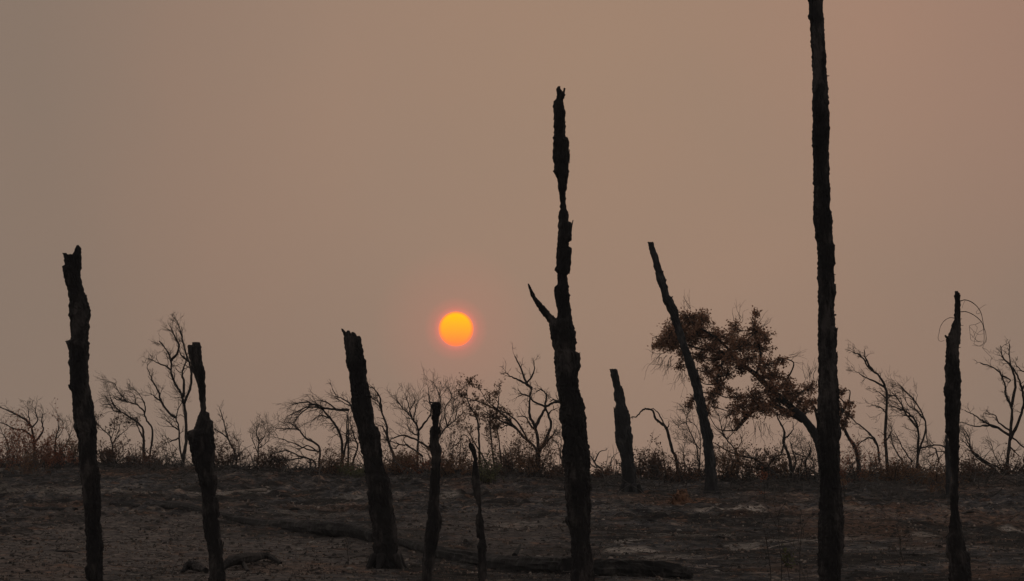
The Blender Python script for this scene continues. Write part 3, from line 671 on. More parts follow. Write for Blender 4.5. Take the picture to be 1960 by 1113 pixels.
dead_shrub('tallest wispy bare tree with fine twigs left of the crooked trunk', rd(345, -4), [
  Z1((1145,1000),(1165,870),(1165,720),(1150,620),(1130,560),(1100,510),(1075,440),(1070,350),(1040,290),(1000,240)), Z1((1125,1000),(1125,900),(1120,780),(1105,720),(1125,650),(1148,590)),
  Z1((1150,620),(1185,540),(1195,440),(1180,370),(1150,270),(1135,190),(1110,110)), Z1((1105,720),(1060,690),(1010,620),(990,550),(960,500),(940,450),(920,400)), Z1((1075,420),(1030,390),(980,370),(930,345)),
  Z1((1145,580),(1150,500),(1140,440),(1160,380),(1175,330)), Z1((1120,800),(1080,770),(1040,730)), Z1((1070,350),(1110,280),(1085,200),(1065,150)), Z1((1180,370),(1130,320),(1110,260)), Z1((1010,620),(970,590),(940,565)), Z1((1135,860),(1080,865),(1030,880))], 15, bias=(-.35,0,.5), twl=26, tws=9, r0=3.0)
dead_shrub('leaning bare sapling just right of the crooked trunk', rd(445, -3), [Z1((1480,1010),(1470,930),(1430,850),(1400,740),(1375,660)), Z1((1450,890),(1420,840),(1360,800),(1330,775)), Z1((1480,990),(1500,900),(1480,850)), Z1((1425,840),(1380,810),(1345,820))], 16, r0=2.0, twl=18, bias=(-.3,0,.4))
dead_shrub('small bushy bare shrub midway between crooked and leaning trunks', rd(492, -3), [Z2((35,960),(50,820),(35,750),(55,690)), Z2((50,820),(90,760),(80,705)), Z2((45,880),(10,790),(15,740)), Z2((50,850),(110,800),(115,740))], 17, r0=1.6, twl=22, tws=13, bias=(0,0,.5))
dead_shrub('low sprawling shrub with long flattened branches left of the drooping tree', rd(600, -4), [
  Z2((430,930),(425,830),(340,780),(300,730),(240,725),(160,720)), Z2((430,880),(350,850),(280,820),(200,790),(150,780)), Z2((400,930),(300,890),(220,860),(150,880)), Z2((300,730),(250,690),(180,680)), Z2((420,860),(360,830),(300,850),(240,830)), Z2((350,930),(260,915),(180,920),(120,900))], 18, bias=(-.7,0,.05), twl=26, tws=8, r0=2.2)
dead_shrub('arching bare tree with a drooping fringe of twigs left of the thick leaning trunk', rd(655, -5), [
  Z2((575,930),(570,800),(545,730),(500,660),(430,590),(350,555),(270,570)), Z2((590,930),(600,800),(600,700),(615,610)), Z2((610,612),(540,600),(460,590),(390,570),(300,610),(240,640)),
  Z2((640,930),(670,830),(640,750),(620,680)), Z2((430,590),(360,590),(300,640),(270,690)), Z2((500,660),(430,640),(380,680)), Z2((610,930),(612,800),(610,640)), Z2((540,605),(480,560),(420,540))], 19, bias=(-.45,0,-.55), twl=28, tws=13, r0=2.8)
dead_shrub('bare tree hidden behind the thick leaning trunk, limbs curving out both sides', rd(740, -5), [
  Z2((895,900),(860,790),(850,700),(820,620),(800,560),(760,530)), Z2((820,620),(805,520),(770,475),(745,465)), Z2((880,830),(830,720),(785,700)), Z2((690,640),(640,590),(600,550),(540,520),(510,470)), Z2((640,590),(580,560),(530,530)), Z2((815,600),(780,560),(750,545))], 20, bias=(-.45,0,.35), twl=22, tws=8, r0=2.6)
dead_shrub('low twisting bare branches reaching left toward the thick leaning trunk', rd(800, -6), [
  Z2((1150,930),(1120,850),(1040,795),(960,765),(900,780),(870,800)), Z2((1080,900),(1000,840),(930,820),(870,800),(820,790)), Z2((1000,840),(960,800),(970,770)), Z2((930,820),(900,850),(860,830))], 21, r0=2.5, bias=(-.4,0,.3), twl=18, tws=6)
dead_shrub('spreading bare tree with wiry upright twigs just left of the slim post', rd(800, -3), [
  Z2((1045,900),(1050,740),(1010,660),(960,600),(910,540)), Z2((1050,740),(1100,670),(1130,620),(1120,540),(1110,460)), Z2((1020,670),(1030,600),(1050,540)), Z2((1010,660),(990,580),(970,510)), Z2((1045,780),(1000,740),(980,690)), Z2((1125,560),(1190,560),(1170,480),(1140,430))], 22, bias=(-.1,0,.6), twl=28, tws=12, r0=2.2)
dead_shrub('fine twiggy bare tree fanning out right of the slim post below the sun', rd(850, -3), [
  Z2((1150,930),(1175,790),(1230,710),(1280,670),(1330,620)), Z2((1230,705),(1215,600),(1260,520),(1240,480)), Z2((1190,770),(1185,690),(1200,630),(1180,560)), Z2((1280,670),(1290,600),(1310,550)), Z2((1230,705),(1260,640),(1270,580))], 23, bias=(0,0,.6), twl=28, tws=13, r0=2.0)
dead_shrub('leafy windswept shrub whose limbs arch left from the forked trunk', rd(950, -6), [
  Z3((545,860),(460,770),(400,700),(330,630),(250,580),(170,550),(100,530)), Z3((500,800),(440,700),(380,640),(300,600),(230,540),(180,450)), Z3((190,950),(185,760),(170,650),(120,560),(110,440)), Z3((280,950),(260,760),(250,650),(230,590)),
  Z3((330,950),(310,800),(300,700)), Z3((400,700),(340,680),(280,650),(200,600)), Z3((240,950),(150,800),(110,720)), Z3((420,740),(360,700),(320,720),(240,690)), Z3((300,600),(310,540),(300,510))], 24, r0=2.4, leaf='brown', ldens=.42, twl=20, tws=8, bias=(-.25,0,.2), lsize=.055,
  cat='leafy shrub')
dead_shrub('tall bare tree with many crooked limbs just left of the forked trunk', rd(1035, -5), [
  Z3((560,880),(545,740),(505,640),(505,540),(515,470)), Z3((515,475),(480,430),(450,350),(410,270)), Z3((575,870),(635,720),(620,640),(600,580),(610,520),(580,480),(540,490)), Z3((555,720),(575,640),(600,590),(540,560),(480,510),(430,520)),
  Z3((590,860),(650,760),(662,725)), Z3((620,640),(640,610),(690,590)), Z3((600,590),(650,560),(690,555),(650,540),(630,555)), Z3((485,435),(530,370),(530,300)), Z3((500,450),(440,420),(390,400),(345,370)), Z3((545,740),(500,690),(480,650),(420,645)), Z3((505,520),(450,500),(430,470))], 25, r0=3.4, bias=(-.2,0,.3), twl=20, tws=5, twig_r=.7)
dead_shrub('fine bare shrub peeping out at the left foot of the forked trunk', rd(1075, -4), [Z3((710,990),(690,850),(650,790)), Z3((700,900),(660,860),(620,840)), Z3((715,880),(700,790),(690,740))], 26, r0=1.4, twl=26, tws=12, bias=(-.3,0,.5))
dead_shrub('grey fallen crown of thick limbs at the right foot of the forked trunk', rd(1140, -6), [Z3((960,985),(920,950),(890,900),(865,870)), Z3((940,965),(900,960),(870,930)), Z3((920,930),(940,870),(985,855)), Z3((1010,960),(1020,905),(1062,870))], 27, r0=2.6, mname='dead_grey', twl=14, tws=4)
dead_shrub('curved bare sapling hooking left over toward the short far stump', rd(1280, -6), [
  Z4((385,960),(370,880),(350,830),(325,730),(290,695),(262,670),(248,630),(215,620),(190,630),(165,660),(135,665)), Z4((315,712),(300,690),(275,645),(250,622),(225,628)), Z4((325,740),(333,710),(333,685))], 28, r0=3.0, twl=8, tws=1, twig_r=.5)
dead_shrub('tangle of fine bare twigs on the left of the long leaning pole', rd(1330, -5), [Z4((500,960),(480,820),(430,700),(440,640)), Z4((520,950),(500,760),(450,690),(400,700)), Z4((420,960),(410,850),(430,780)), Z4((520,830),(460,800),(420,770))], 29, r0=1.5, twl=30, tws=14, bias=(-.4,0,.3))
dead_shrub('forked bare sapling between the long leaning pole and the broken oak limb', rd(1400, -5), [Z4((700,960),(700,860),(640,780),(615,720),(600,650)), Z4((625,740),(640,700),(635,650)), Z4((690,850),(720,800),(715,760)), Z4((640,780),(680,740),(640,700))], 30, r0=2.0, twl=24, tws=8)
dead_shrub('low bare branches sprawling right from the foot of the long leaning pole', rd(1430, -6), [
  Z4((860,960),(800,890),(720,870),(640,840),(570,800)), Z4((840,950),(760,930),(700,900),(620,880)), Z4((900,960),(820,920),(770,870)), Z4((760,950),(700,925),(650,940),(600,900)), Z4((860,940),(900,880),(960,860))], 31, r0=2.4, twl=24, tws=9, bias=(-.1,0,.3))
dead_shrub('thick forked burnt sapling under the oak crown', rd(1505, -7), [Z4((990,975),(975,870),(945,800),(950,740),(920,680),(905,640)), Z4((948,790),(990,740),(995,690)), Z4((1012,970),(1010,900),(988,830)), Z4((950,770),(935,850),(925,870))], 32, r0=3.2, twl=14, tws=4, bias=(0,0,.3))
dead_shrub('tangled bare shrub close on the left of the tallest trunk', rd(1540, -6), [Z4((1070,970),(1060,900),(1090,850),(1080,800)), Z4((1020,960),(1050,870),(1030,800)), Z4((1110,970),(1100,890),(1050,850)), Z4((1060,880),(1000,850),(980,800))], 33, r0=1.7, twl=26, tws=15, bias=(0,0,.3))
dead_shrub('bare tree with a broom of fine tips right of the tallest trunk', rd(1695, -6), [
  Z5((385,985),(375,830),(380,700),(380,580),(340,500),(290,460),(250,400),(210,375)), Z5((300,480),(270,410),(262,360)), Z5((360,560),(320,530),(270,510),(225,480)), Z5((345,960),(325,850),(270,790),(210,740),(140,680)),
  Z5((340,860),(300,830),(250,850),(205,890)), Z5((380,860),(410,790),(395,760)), Z5((375,700),(350,670),(300,655)), Z5((378,620),(345,590),(315,580))], 34, r0=3.1, twl=20, tws=6, bias=(-.5,0,.25))
dead_shrub('pair of curved windswept stems left of the trunk with drooping twigs', rd(1765, -5), [
  Z5((545,960),(550,800),(520,720),(460,680),(400,660)), Z5((555,920),(590,780),(570,700),(520,620),(470,570),(440,545)), Z5((545,780),(490,710),(440,620),(390,600)), Z5((580,740),(545,690),(500,660),(470,610)), Z5((520,720),(480,710),(430,690)), Z5((590,790),(600,860),(612,880))], 35, r0=2.5, twl=28, tws=12, bias=(-.75,0,.35))
dead_shrub('low matted bare brush between the curved stems and the drooping-twig trunk', rd(1790, -7), [Z5((700,960),(690,880),(620,870),(560,890)), Z5((660,960),(640,890),(580,880),(500,900)), Z5((520,960),(470,890),(440,830),(420,790)), Z5((470,960),(420,880),(400,800)), Z5((690,900),(650,905),(600,930))], 36, r0=2.0, twl=24, tws=10, bias=(-.3,0,.15))
dead_shrub('crooked many-limbed bare tree at the right edge', rd(1925, -5), [
  Z5((1020,1000),(1035,870),(1045,750),(1045,670),(1015,600),(1010,540),(970,470),(880,430)), Z5((1040,850),(1085,740),(1113,640),(1100,560),(1080,500),(1040,430),(1035,330)), Z5((1045,670),(1070,540),(1045,450),(1000,400),(990,340)),
  Z5((1100,580),(1140,500),(1090,470),(1060,430)), Z5((1035,820),(960,770),(900,745),(850,710),(800,685)), Z5((980,780),(920,765),(850,770),(780,745)), Z5((1045,820),(1113,880),(1160,900)), Z5((1035,800),(980,750),(960,710),(905,702)), Z5((1010,480),(1045,520),(1030,540)), Z5((1050,860),(1060,900),(1090,930))], 37, r0=3.2, twl=18, tws=6, bias=(-.25,0,.35))
dead_shrub('bare brushy shrub leaning on the right of the drooping-twig trunk', rd(1865, -5), [Z5((960,1005),(880,950),(835,900),(820,830),(790,780)), Z5((930,1000),(860,920),(800,860),(775,830)), Z5((1000,1005),(920,960),(870,930),(830,910)), Z5((835,890),(800,820),(780,770)), Z5((1000,990),(960,930),(935,860))], 38, r0=2.0, twl=22, tws=9, bias=(-.4,0,.3))

# ------------------------------------------------------------------ the scorched oak
def oak():
    D = rd(1560, -3); pm = D / F_PX; rnd = random.Random(77)
    g = base_pt(1575, D)
    o = thing('scorched_oak', 'leaning oak with a full crown of dead brown leaves', 'oak tree', g)
    limbs = [(Z4((1165,985),(1150,870),(1120,770),(1050,670),(960,590),(880,520),(800,440),(720,380),(650,330),(600,310)), 11, 2.4, 'trunk'),
             (Z4((1120,790),(1130,700),(1108,605)), 4.5, 2, 'limb'),
             (Z4((1050,680),(960,635),(880,600),(790,625),(735,680),(688,736)), 6.5, 3.6, 'limb'),
             (Z4((720,380),(640,290),(560,225),(480,180),(400,130)), 3.4, 1, 'limb'),
             (Z4((800,440),(825,330),(795,220),(795,100)), 3.2, .8, 'limb'),
             (Z4((650,330),(500,300),(350,260),(240,285)), 3, .8, 'limb'),
             (Z4((640,340),(600,420),(590,520),(545,640)), 2.8, .8, 'limb'),
             (Z4((900,540),(960,470),(1000,380),(950,350)), 2.6, .8, 'limb'),
             (Z4((1165,980),(1190,860),(1240,760),(1235,690),(1280,600),(1320,590)), 8, 1.5, 'limb'),
             (Z4((1350,965),(1335,850),(1290,770),(1248,690),(1200,640)), 4.4, 2.4, 'limb'),
             (Z4((980,600),(1030,540),(1090,510)), 2.6, .8, 'limb')]
    allp = []
    for k, (pts, ra, rb, nm) in enumerate(limbs):
        amp = 0 if k == 0 else rnd.uniform(-1.2, 1.2)
        p3 = [P(a, b_, D + amp * i / len(pts)) for i, (a, b_) in enumerate(pts)]
        if k in (0, 9): p3[0] = Vector((p3[0].x, D, gz(p3[0].x, D) - .15))
        cs = catmull(p3, 7); m_ = len(cs)
        rad = [(ra + (rb - ra) * (i / (m_ - 1)) ** .8) * pm * (1 + .1 * rnd.uniform(-1, 1)) for i in range(m_)]
        tb = Tubes(); tb.add(cs, rad, 14)
        link(nm, make_mesh(nm, [v_ - g for v_ in tb.v], tb.f, M['char_grey'], True), o)
        allp += cs
    clusters = [(340,230,70,75),(300,270,62,42),(262,285,28,18),(450,150,85,60),(400,190,80,70),(520,150,60,60),(440,240,110,80),(360,290,60,40),(580,240,90,70),(690,190,42,55),(790,210,60,80),(798,120,22,32),(840,240,50,50),(800,290,90,60),(700,300,90,60),
                (620,350,90,50),(720,400,80,45),(500,340,60,45),(540,420,60,45),(590,470,50,55),(560,560,48,60),(535,630,26,36),(850,380,75,50),(930,365,42,28),(900,440,70,50),(970,490,60,50),(880,520,90,60),(790,560,90,60),
                (720,610,75,45),(670,640,36,32),(850,630,80,40),(1000,540,70,45),(1080,510,50,36),(1060,620,45,45),(440,600,24,16),(465,570,18,16),(395,395,35,26),(1258,530,18,22),(1285,600,42,18),(1200,540,30,30),(1270,690,40,40),(1230,620,30,30),(960,640,60,30),(650,520,30,18),(1100,590,36,40),(1290,650,40,26),(660,250,60,50),(640,430,45,40),(760,350,70,40),(560,300,70,50),(670,350,60,40),(830,460,60,40),(900,580,70,40),(820,600,60,40),(950,560,60,40),(480,210,70,60),(740,270,60,40),(360,220,60,60),(700,560,50,36),(590,400,50,40),(745,655,50,28),(700,690,26,22),(600,510,40,50),(480,450,36,44),(420,330,50,44),(1030,590,50,36)]
    tw = Tubes(); lv = Leaves()
    for (cx, cy, rx_, ry_) in clusters:
        (a, b_), = Z4((cx, cy)); y_off = rnd.uniform(-1.3, 0.5)
        c = P(a, b_, D + y_off)
        near = min(allp, key=lambda w_: (w_ - c).length)
        mid = near.lerp(c, .5) + Vector((rnd.gauss(0, .1), rnd.gauss(0, .1), rnd.gauss(0, .12)))
        cs = catmull([near, mid, c], 4); tw.add(cs, [max(1.5 - .9 * i / (len(cs) - 1), .4) * pm for i in range(len(cs))], 5)
        RX_, RZ_ = rx_ / 2.783 * pm, ry_ / 2.783 * pm; RY_ = min(RX_, RZ_) * 1.3
        nb = int(11 + rx_ * ry_ / 92)
        for _ in range(nb):
            d = Vector((rnd.gauss(0, 1), rnd.gauss(0, 1), rnd.gauss(0.1, 1))).normalized()
            L_ = rnd.uniform(.45, 1.1) if rnd.random() < .85 else rnd.uniform(1.1, 1.4)
            e_ = c + Vector((d.x * RX_, d.y * RY_, d.z * RZ_)) * L_
            s_ = c + Vector((d.x * RX_, d.y * RY_, d.z * RZ_)) * L_ * rnd.uniform(0, .45)
            m1 = s_.lerp(e_, .5) + Vector((rnd.gauss(0, .05), rnd.gauss(0, .05), rnd.gauss(0, .06)))
            tw.add([s_, m1, e_], [.012, .008, .004], 3)
            for q_ in range(rnd.randint(6, 11)):
                t = rnd.uniform(.15, 1.05); pp = s_.lerp(m1, t * 2) if t < .5 else m1.lerp(e_, t * 2 - 1)
                pp = pp + Vector((rnd.gauss(0, .045), rnd.gauss(0, .045), rnd.gauss(0, .04)))
                lv.add(pp, rnd.uniform(.04, .085), (d.x * .5, d.y * .5, d.z * .5 - .3))
    # bare wiry twigs hanging from the crown
    for (a, b_, nn_, bi) in ((330,360,16,(-.5,0,-.9)), (300,330,10,(-.6,0,-.9)), (410,430,10,(-.1,0,-1)), (800,700,8,(-.1,0,-1)), (860,700,7,(.1,0,-1)), (1080,470,9,(0,0,.9)), (1130,500,6,(0,0,.9)), (840,200,5,(.3,0,.8)), (980,350,5,(.8,0,.2)), (650,690,6,(0,0,-1)), (430,90,6,(-.2,0,.7)), (690,150,6,(0,0,1))):
        (pa, pb), = Z4((a, b_))
        for _ in range(nn_):
            p_ = P(pa + rnd.gauss(0, 7), pb + rnd.gauss(0, 6), D + rnd.uniform(-.6, .6))
            grow(tw, p_, Vector(bi) + Vector((rnd.gauss(0, .3), rnd.gauss(0, .3), rnd.gauss(0, .3))), rnd.uniform(.25, .55), .008, 1, Vector(bi), rnd, None, kids=2)
    t_o = link('twigs', make_mesh('twigs', [v_ - g for v_ in tw.v], tw.f, M['dead']), o); t_o['kind'] = 'stuff'
    lv.build('leaves', M['oak_leaf'], o, g)
oak()

# ------------------------------------------------------------------ low scorched bushes along the ridge
def bush(label, px_, h, w, leaf, dens, seed, off=-7, name='scorched_bush', wood='dead', cat='bush', lean=0.0, n=None):
    D = rd(px_, off); pm = D / F_PX; rnd = random.Random(seed)
    g = base_pt(px_, D); o = thing(name, label, cat, g, 'low scorched bushes along the ridge')
    tb = Tubes(); lv = Leaves() if dens > 0 else None
    H_, W_ = h * pm * rnd.uniform(.6, 1.05), w * pm * rnd.uniform(.7, 1.15)
    for k in range(n or int(12 + w / 3.2)):
        s_ = Vector((g.x + rnd.gauss(0, W_ * .34), g.y + rnd.gauss(0, W_ * .4), 0)); s_.z = gz(s_.x, s_.y) - .03
        d = Vector((rnd.uniform(-1, 1) * W_ / H_ * .75 + lean, rnd.uniform(-.6, .6), 1))
        grow(tb, s_, d, H_ * rnd.uniform(.4, 1.15), rnd.uniform(.007, .015), 2, Vector((lean, 0, .8)), rnd, lv, .056, .28, dens * .95, 3)
    st = link('stems', make_mesh('stems', [v_ - g for v_ in tb.v], tb.f, M[wood]), o); st['kind'] = 'stuff'
    if lv: lv.build('leaves', M[leaf], o, g)
B = [
 ('dense rust-red bush filling the far left corner of the ridge', 15, 72, 74, 'rust', .9, -12), ('rust-red scorched bush right of the far left windswept shrub', 92, 64, 70, 'rust', .9, -12), ('grey twiggy bush in front of the far left ridge', 55, 40, 60, 'brown', .3, -16),
 ('brown scorched bush touching the left side of the two-pronged trunk', 135, 56, 50, 'brown', .7, -9), ('dark leafy bush touching the right side of the two-pronged trunk', 205, 50, 44, 'dark_leaf', .7, -7), ('black twiggy bush below the fanned windswept shrub', 248, 42, 44, 'dark_leaf', .3, -6),
 ('dark brown bush at the foot of the fanned windswept shrub', 298, 46, 40, 'dark_leaf', .8, -6), ('bare low bush at the foot of the tallest wispy tree', 330, 26, 50, 'brown', .0, -5), ('reddish leafy bush at the right shoulder of the crooked trunk', 425, 58, 44, 'dark_leaf', .75, -5),
 ('leafless bush of upright grass-thin stems right of the leaning sapling', 470, 34, 40, 'brown', .0, -4), ('round dark bush on the left part of the low sprawling shrub', 524, 40, 34, 'dark_leaf', .8, -5), ('low bare bush of flattened twigs under the low sprawling shrub', 570, 24, 60, 'brown', .05, -5),
 ('rust-tipped dark bush under the drooping-fringe tree', 640, 62, 56, 'brown', .7, -9), ('grey-green low bush left of the foot of the leaning trunk', 680, 34, 44, 'olive', .5, -11), ('ochre-brown bush just right of the thick leaning trunk', 762, 56, 52, 'brown', .8, -10),
 ('wide rusty bush behind the slim knobby post, on its left', 800, 48, 46, 'rust', .6, -9), ('brown bush between the slim post and the thinnest post', 868, 52, 54, 'brown', .8, -10), ('small tuft of leaves on upright stems under the hooked twig', 866, 92, 20, 'dark_leaf', .6, -6),
 ('green-tinged bush at the right side of the thinnest post', 930, 40, 26, 'olive', .7, -14), ('dark leafy bush below the arching leafy shrub', 965, 66, 50, 'dark_leaf', .8, -7), ('dense red-brown bush at the foot of the crooked-limbed tree', 1018, 62, 54, 'brown', .85, -9),
 ('leafy dark bush close to the left side of the forked trunk', 1055, 50, 36, 'dark_leaf', .6, -7), ('small dark leafy bush between forked trunk and short far stump', 1158, 40, 34, 'dark_leaf', .8, -6), ('dark leafy bush just right of the short far stump', 1232, 50, 34, 'dark_leaf', .85, -6),
 ('taller leafy sprig bush left of the curved sapling', 1255, 66, 22, 'dark_leaf', .75, -5), ('dark bush wrapping the foot of the curved sapling', 1300, 44, 36, 'dark_leaf', .6, -8), ('low bare bush touching the left foot of the leaning pole', 1335, 34, 40, 'brown', .0, -6),
 ('reddish bush touching the right side of the leaning pole', 1395, 58, 44, 'brown', .7, -7), ('conical dark bush under the broken oak limb', 1452, 56, 36, 'dark_leaf', .8, -6), ('leafy upright bush right of the conical one, beneath the oak', 1487, 60, 26, 'brown', .7, -6),
 ('bare tangled bush beneath the oak trunk', 1530, 52, 50, 'brown', .15, -6), ('rusty bush close on the right of the tallest trunk', 1620, 66, 38, 'rust', .55, -9), ('bare grey bush left of the broom-tipped tree', 1655, 54, 50, 'brown', .1, -7),
 ('red-brown bush at the foot of the broom-tipped tree', 1700, 54, 46, 'brown', .7, -9), ('bare tangled bush right of the broom-tipped tree', 1725, 60, 46, 'brown', .08, -7), ('wide brown bush at the foot of the paired curved stems', 1770, 50, 64, 'brown', .8, -10),
 ('grey twig heap left of the drooping-twig trunk', 1800, 34, 50, 'brown', .1, -14), ('dark rounded bush at the right side of the drooping-twig trunk', 1852, 44, 34, 'dark_leaf', .8, -8), ('low bare brush heap between right edge tree and drooping-twig trunk', 1890, 30, 50, 'brown', .05, -5),
 ('bare twiggy bush left of the right edge tree', 1912, 46, 36, 'dark_leaf', .2, -5), ('dark leafy bush under the right edge tree', 1950, 46, 34, 'dark_leaf', .6, -5), ('grey dead brush sprawled right of the tallest trunk', 1690, 40, 90, 'brown', .0, -16)]
for i, (lb, px_, h, w, lf, dn, off) in enumerate(B):
    bush(lb, px_, h, w, lf, dn, 500 + i, off, wood='dead_grey' if 'grey' in lb else 'dead')

# ------------------------------------------------------------------ young burnt stems in front
def stem(label, px_, ytop, ybase, seed, lean=0, leaf=None, r=1.6):
    D = depth_of(ybase); pm = D / F_PX; rnd = random.Random(seed)
    g = base_pt(px_, D); o = thing('burnt_sapling', label, 'sapling', g, 'thin burnt saplings in the open')
    top = P(px_ + lean, ytop, D)
    pts = [Vector((g.x, D, g.z - .05))] + [g.lerp(top, t) + Vector((rnd.gauss(0, .012), rnd.gauss(0, .02), 0)) for t in (.3, .6, .85, 1)]
    cs = catmull(pts, 4); tb = Tubes(); tb.add(cs, [r * pm * (1 - .7 * i / (len(cs) - 1)) * .6 for i in range(len(cs))], 5)
    link('stem', make_mesh('stem', [v_ - g for v_ in tb.v], tb.f, M['dead']), o)
    tw = Tubes(); lv = Leaves() if leaf else None
    for _ in range(7):
        i = rnd.randint(len(cs) // 4, len(cs) - 1)
        grow(tw, cs[i], Vector((rnd.uniform(-1, 1), rnd.uniform(-.6, .6), .9)), (cs[-1] - cs[0]).length * rnd.uniform(.15, .32), .5 * pm, 1, Vector((0, 0, .5)), rnd, lv, .05, .3, .5, 2)
    t_ = link('twigs', make_mesh('twigs', [v_ - g for v_ in tw.v], tw.f, M['dead']), o); t_['kind'] = 'stuff'
    if lv: lv.build('leaves', M[leaf], o, g)
stem('thin burnt sapling bending left, first of those left of the tallest trunk', 1473, 1000, 1120, 1, -10)
stem('thin straight burnt sapling, second of those left of the tallest trunk', 1491, 985, 1120, 2, -3)
stem('thin burnt sapling with green sprouts left of the tallest trunk', 1508, 1060, 1118, 3, -2, 'olive', 1.2)
stem('thin burnt sapling nearest the left side of the tallest trunk', 1527, 1005, 1122, 4, 6)
stem('lone thin burnt stem between tallest trunk and drooping-twig trunk', 1725, 1010, 1082, 5, -8, None, 1.3)
stem('knee-high burnt stem left of the thick leaning trunk base', 668, 1030, 1090, 6, -3, None, 1.4)
stem('small rust-leaved sapling standing between leaning pole and tallest trunk', 1462, 912, 962, 7, 0, 'rust', 1.5)
stem('small ochre-leaved sapling touching the right side of the tallest trunk', 1614, 925, 965, 8, 0, 'brown', 1.5)

# ------------------------------------------------------------------ logs and fallen branches
def log_obj(name, label, cat, path, mname='log', sides=18, seed=0, group=None, gnarl=.12, lift=.45, extra=()):
    """path: (px, py of its middle, radius px); it lies on the ground there"""
    rnd = random.Random(seed); pts = []; rad = []
    for (a, b_, r_) in path:
        D = depth_of(b_ + r_ * .6)
        g = base_pt(a, D); pm = D / F_PX
        pts.append(Vector((g.x, g.y, g.z + r_ * pm * lift * 2 - 0.02))); rad.append(r_ * pm)
    cs = []; rr_ = []
    sub = 12
    c0 = catmull(pts, sub); m_ = len(c0)
    tt = np.linspace(0, len(rad) - 1, m_); rads = np.interp(tt, range(len(rad)), rad)
    o0 = pts[0].copy()
    tb = Tubes(); tb.add(c0, list(rads), sides)
    # bark furrows
    vs = []
    for i in range(m_):
        for k in range(sides):
            v_ = tb.v[i * sides + k]; d = v_ - c0[i]
            nn_ = float(vnoise(np.array(k * 1.7), np.array(i / 5.0 + k * .3), seed) - .5) * 1.6 + float(vnoise(np.array(k * .5), np.array(i * .8), seed + 5) - .5)
            vs.append(c0[i] + d * (1 + gnarl * nn_))
    me = make_mesh(name, [v_ - o0 for v_ in vs], tb.f, M[mname])
    o = link(name, me, None, o0); tag(o, label, cat, group)
    for (ptl, ra, rb) in extra:
        p3 = []
        for (a, b_, up) in ptl:
            D = depth_of(b_); g = base_pt(a, D); p3.append(g + Vector((0, 0, up)))
        c1 = catmull(p3, 5); t1 = Tubes(); t1.add(c1, [ra + (rb - ra) * i / (len(c1) - 1) for i in range(len(c1))], 7)
        link('branch', make_mesh('branch', [v_ - o0 for v_ in t1.v], t1.f, M[mname]), o)
    return o
log_obj('charred_log', 'thick charred log lying at the front between leaning trunk and forked trunk', 'log', [(768,1040,9),(830,1050,12),(900,1064,15),(980,1078,17),(1060,1088,18),(1090,1092,18)], seed=1, sides=26, gnarl=.24, extra=[([(985,1080,.2),(996,1075,.32)],.05,.02)])
log_obj('charred_log', 'thick charred log with a blunt broken end right of the forked trunk', 'log', [(1120,1103,16),(1180,1100,18),(1240,1098,18),(1290,1099,16),(1316,1101,10)], seed=2, sides=26, gnarl=.26)
log_obj('charred_log', 'long thin charred log running from the crooked trunk to the leaning trunk', 'log', [(440,996,7),(500,1003,9),(560,1012,11),(610,1021,13),(670,1027,13),(722,1034,12)], seed=3, gnarl=.24, extra=[([(600,1020,.15),(588,1016,.24)],.04,.015)])
log_obj('charred_log', 'slender charred log stretching left from the crooked trunk', 'log', [(215,966,3),(262,967,4.5),(300,970,6),(350,979,6.5),(400,988,7),(446,996,7.5)], seed=4, gnarl=.24)
log_obj('charred_log', 'short dark log left of the two-pronged trunk', 'log', [(38,962,3),(60,966,5),(100,971,5.5),(150,978,4)], seed=5, gnarl=.24)
log_obj('charred_branch', 'forked charred branch humped on the ground right of the crooked trunk', 'branch', [(428,1096,5),(446,1090,10),(470,1082,11),(492,1073,8),(515,1070,6),(540,1079,3)], 'char', seed=6, gnarl=.25, lift=1.0, extra=[([(462,1084,.12),(470,1094,.08),(478,1102,0)], .05, .03)])
log_obj('charred_branch', 'curled charred root lump at the left foot of the crooked trunk', 'branch', [(352,1100,3),(365,1095,8),(382,1096,9),(398,1104,5)], 'char', seed=7, gnarl=.3, lift=.9)
log_obj('pale_branch', 'pale ash-whitened fallen branch left of the tallest trunk', 'branch', [(1462,1048,2.5),(1500,1043,3.2),(1540,1038,3.5),(1566,1040,2.6)], 'pale', 10, seed=8)
log_obj('pale_branch', 'long thin ash-white stick between two-pronged and crooked trunks', 'branch', [(192,946,1.2),(240,947,1.7),(300,948,1.6),(380,948,1.2)], 'pale', 8, seed=9)
log_obj('pale_branch', 'pale knobby stick ending in a light tip right of the crooked trunk', 'branch', [(412,947,1.6),(450,942,2.6),(485,945,2.2),(510,941,3.2)], 'pale', 8, seed=10)
log_obj('charred_branch', 'upturned charred root curving up right of the leaning pole foot', 'branch', [(1372,930,2.5),(1385,929,4),(1396,922,4.5)], seed=11, sides=10, lift=.8, extra=[([(1394,924,.1),(1400,922,.3),(1401,922,.62)], .07, .04)])
SMALL = [(130,1064,60,'dark stick lying left of the two-pronged trunk base'), (560,985,50,'thin dark branch above the long thin log'), (850,962,70,'pale thin branch between slim post and thinnest post'), (1105,962,0,''), (1250,1010,50,'dark flat branch right of the forked trunk'),
         (1300,1040,0,''), (1850,985,40,'dark limb lying against the drooping-twig trunk'), (1745,1070,40,'dark stick under the drooping-twig trunk, on its left'), (1015,958,60,'grey branch lying left of the forked trunk'), (1700,912,80,'grey arched branch below the broom-tipped tree'),
         (1920,926,50,'pale straight branch at the right edge below the ridge'), (600,1000,30,'short black stick above the thickest part of the long thin log'), (930,1000,0,''), (1380,1032,40,'brown stick lying right of the charred log end'), (770,925,60,'pale dead branch behind the leaning trunk'), (250,1065,0,'')]
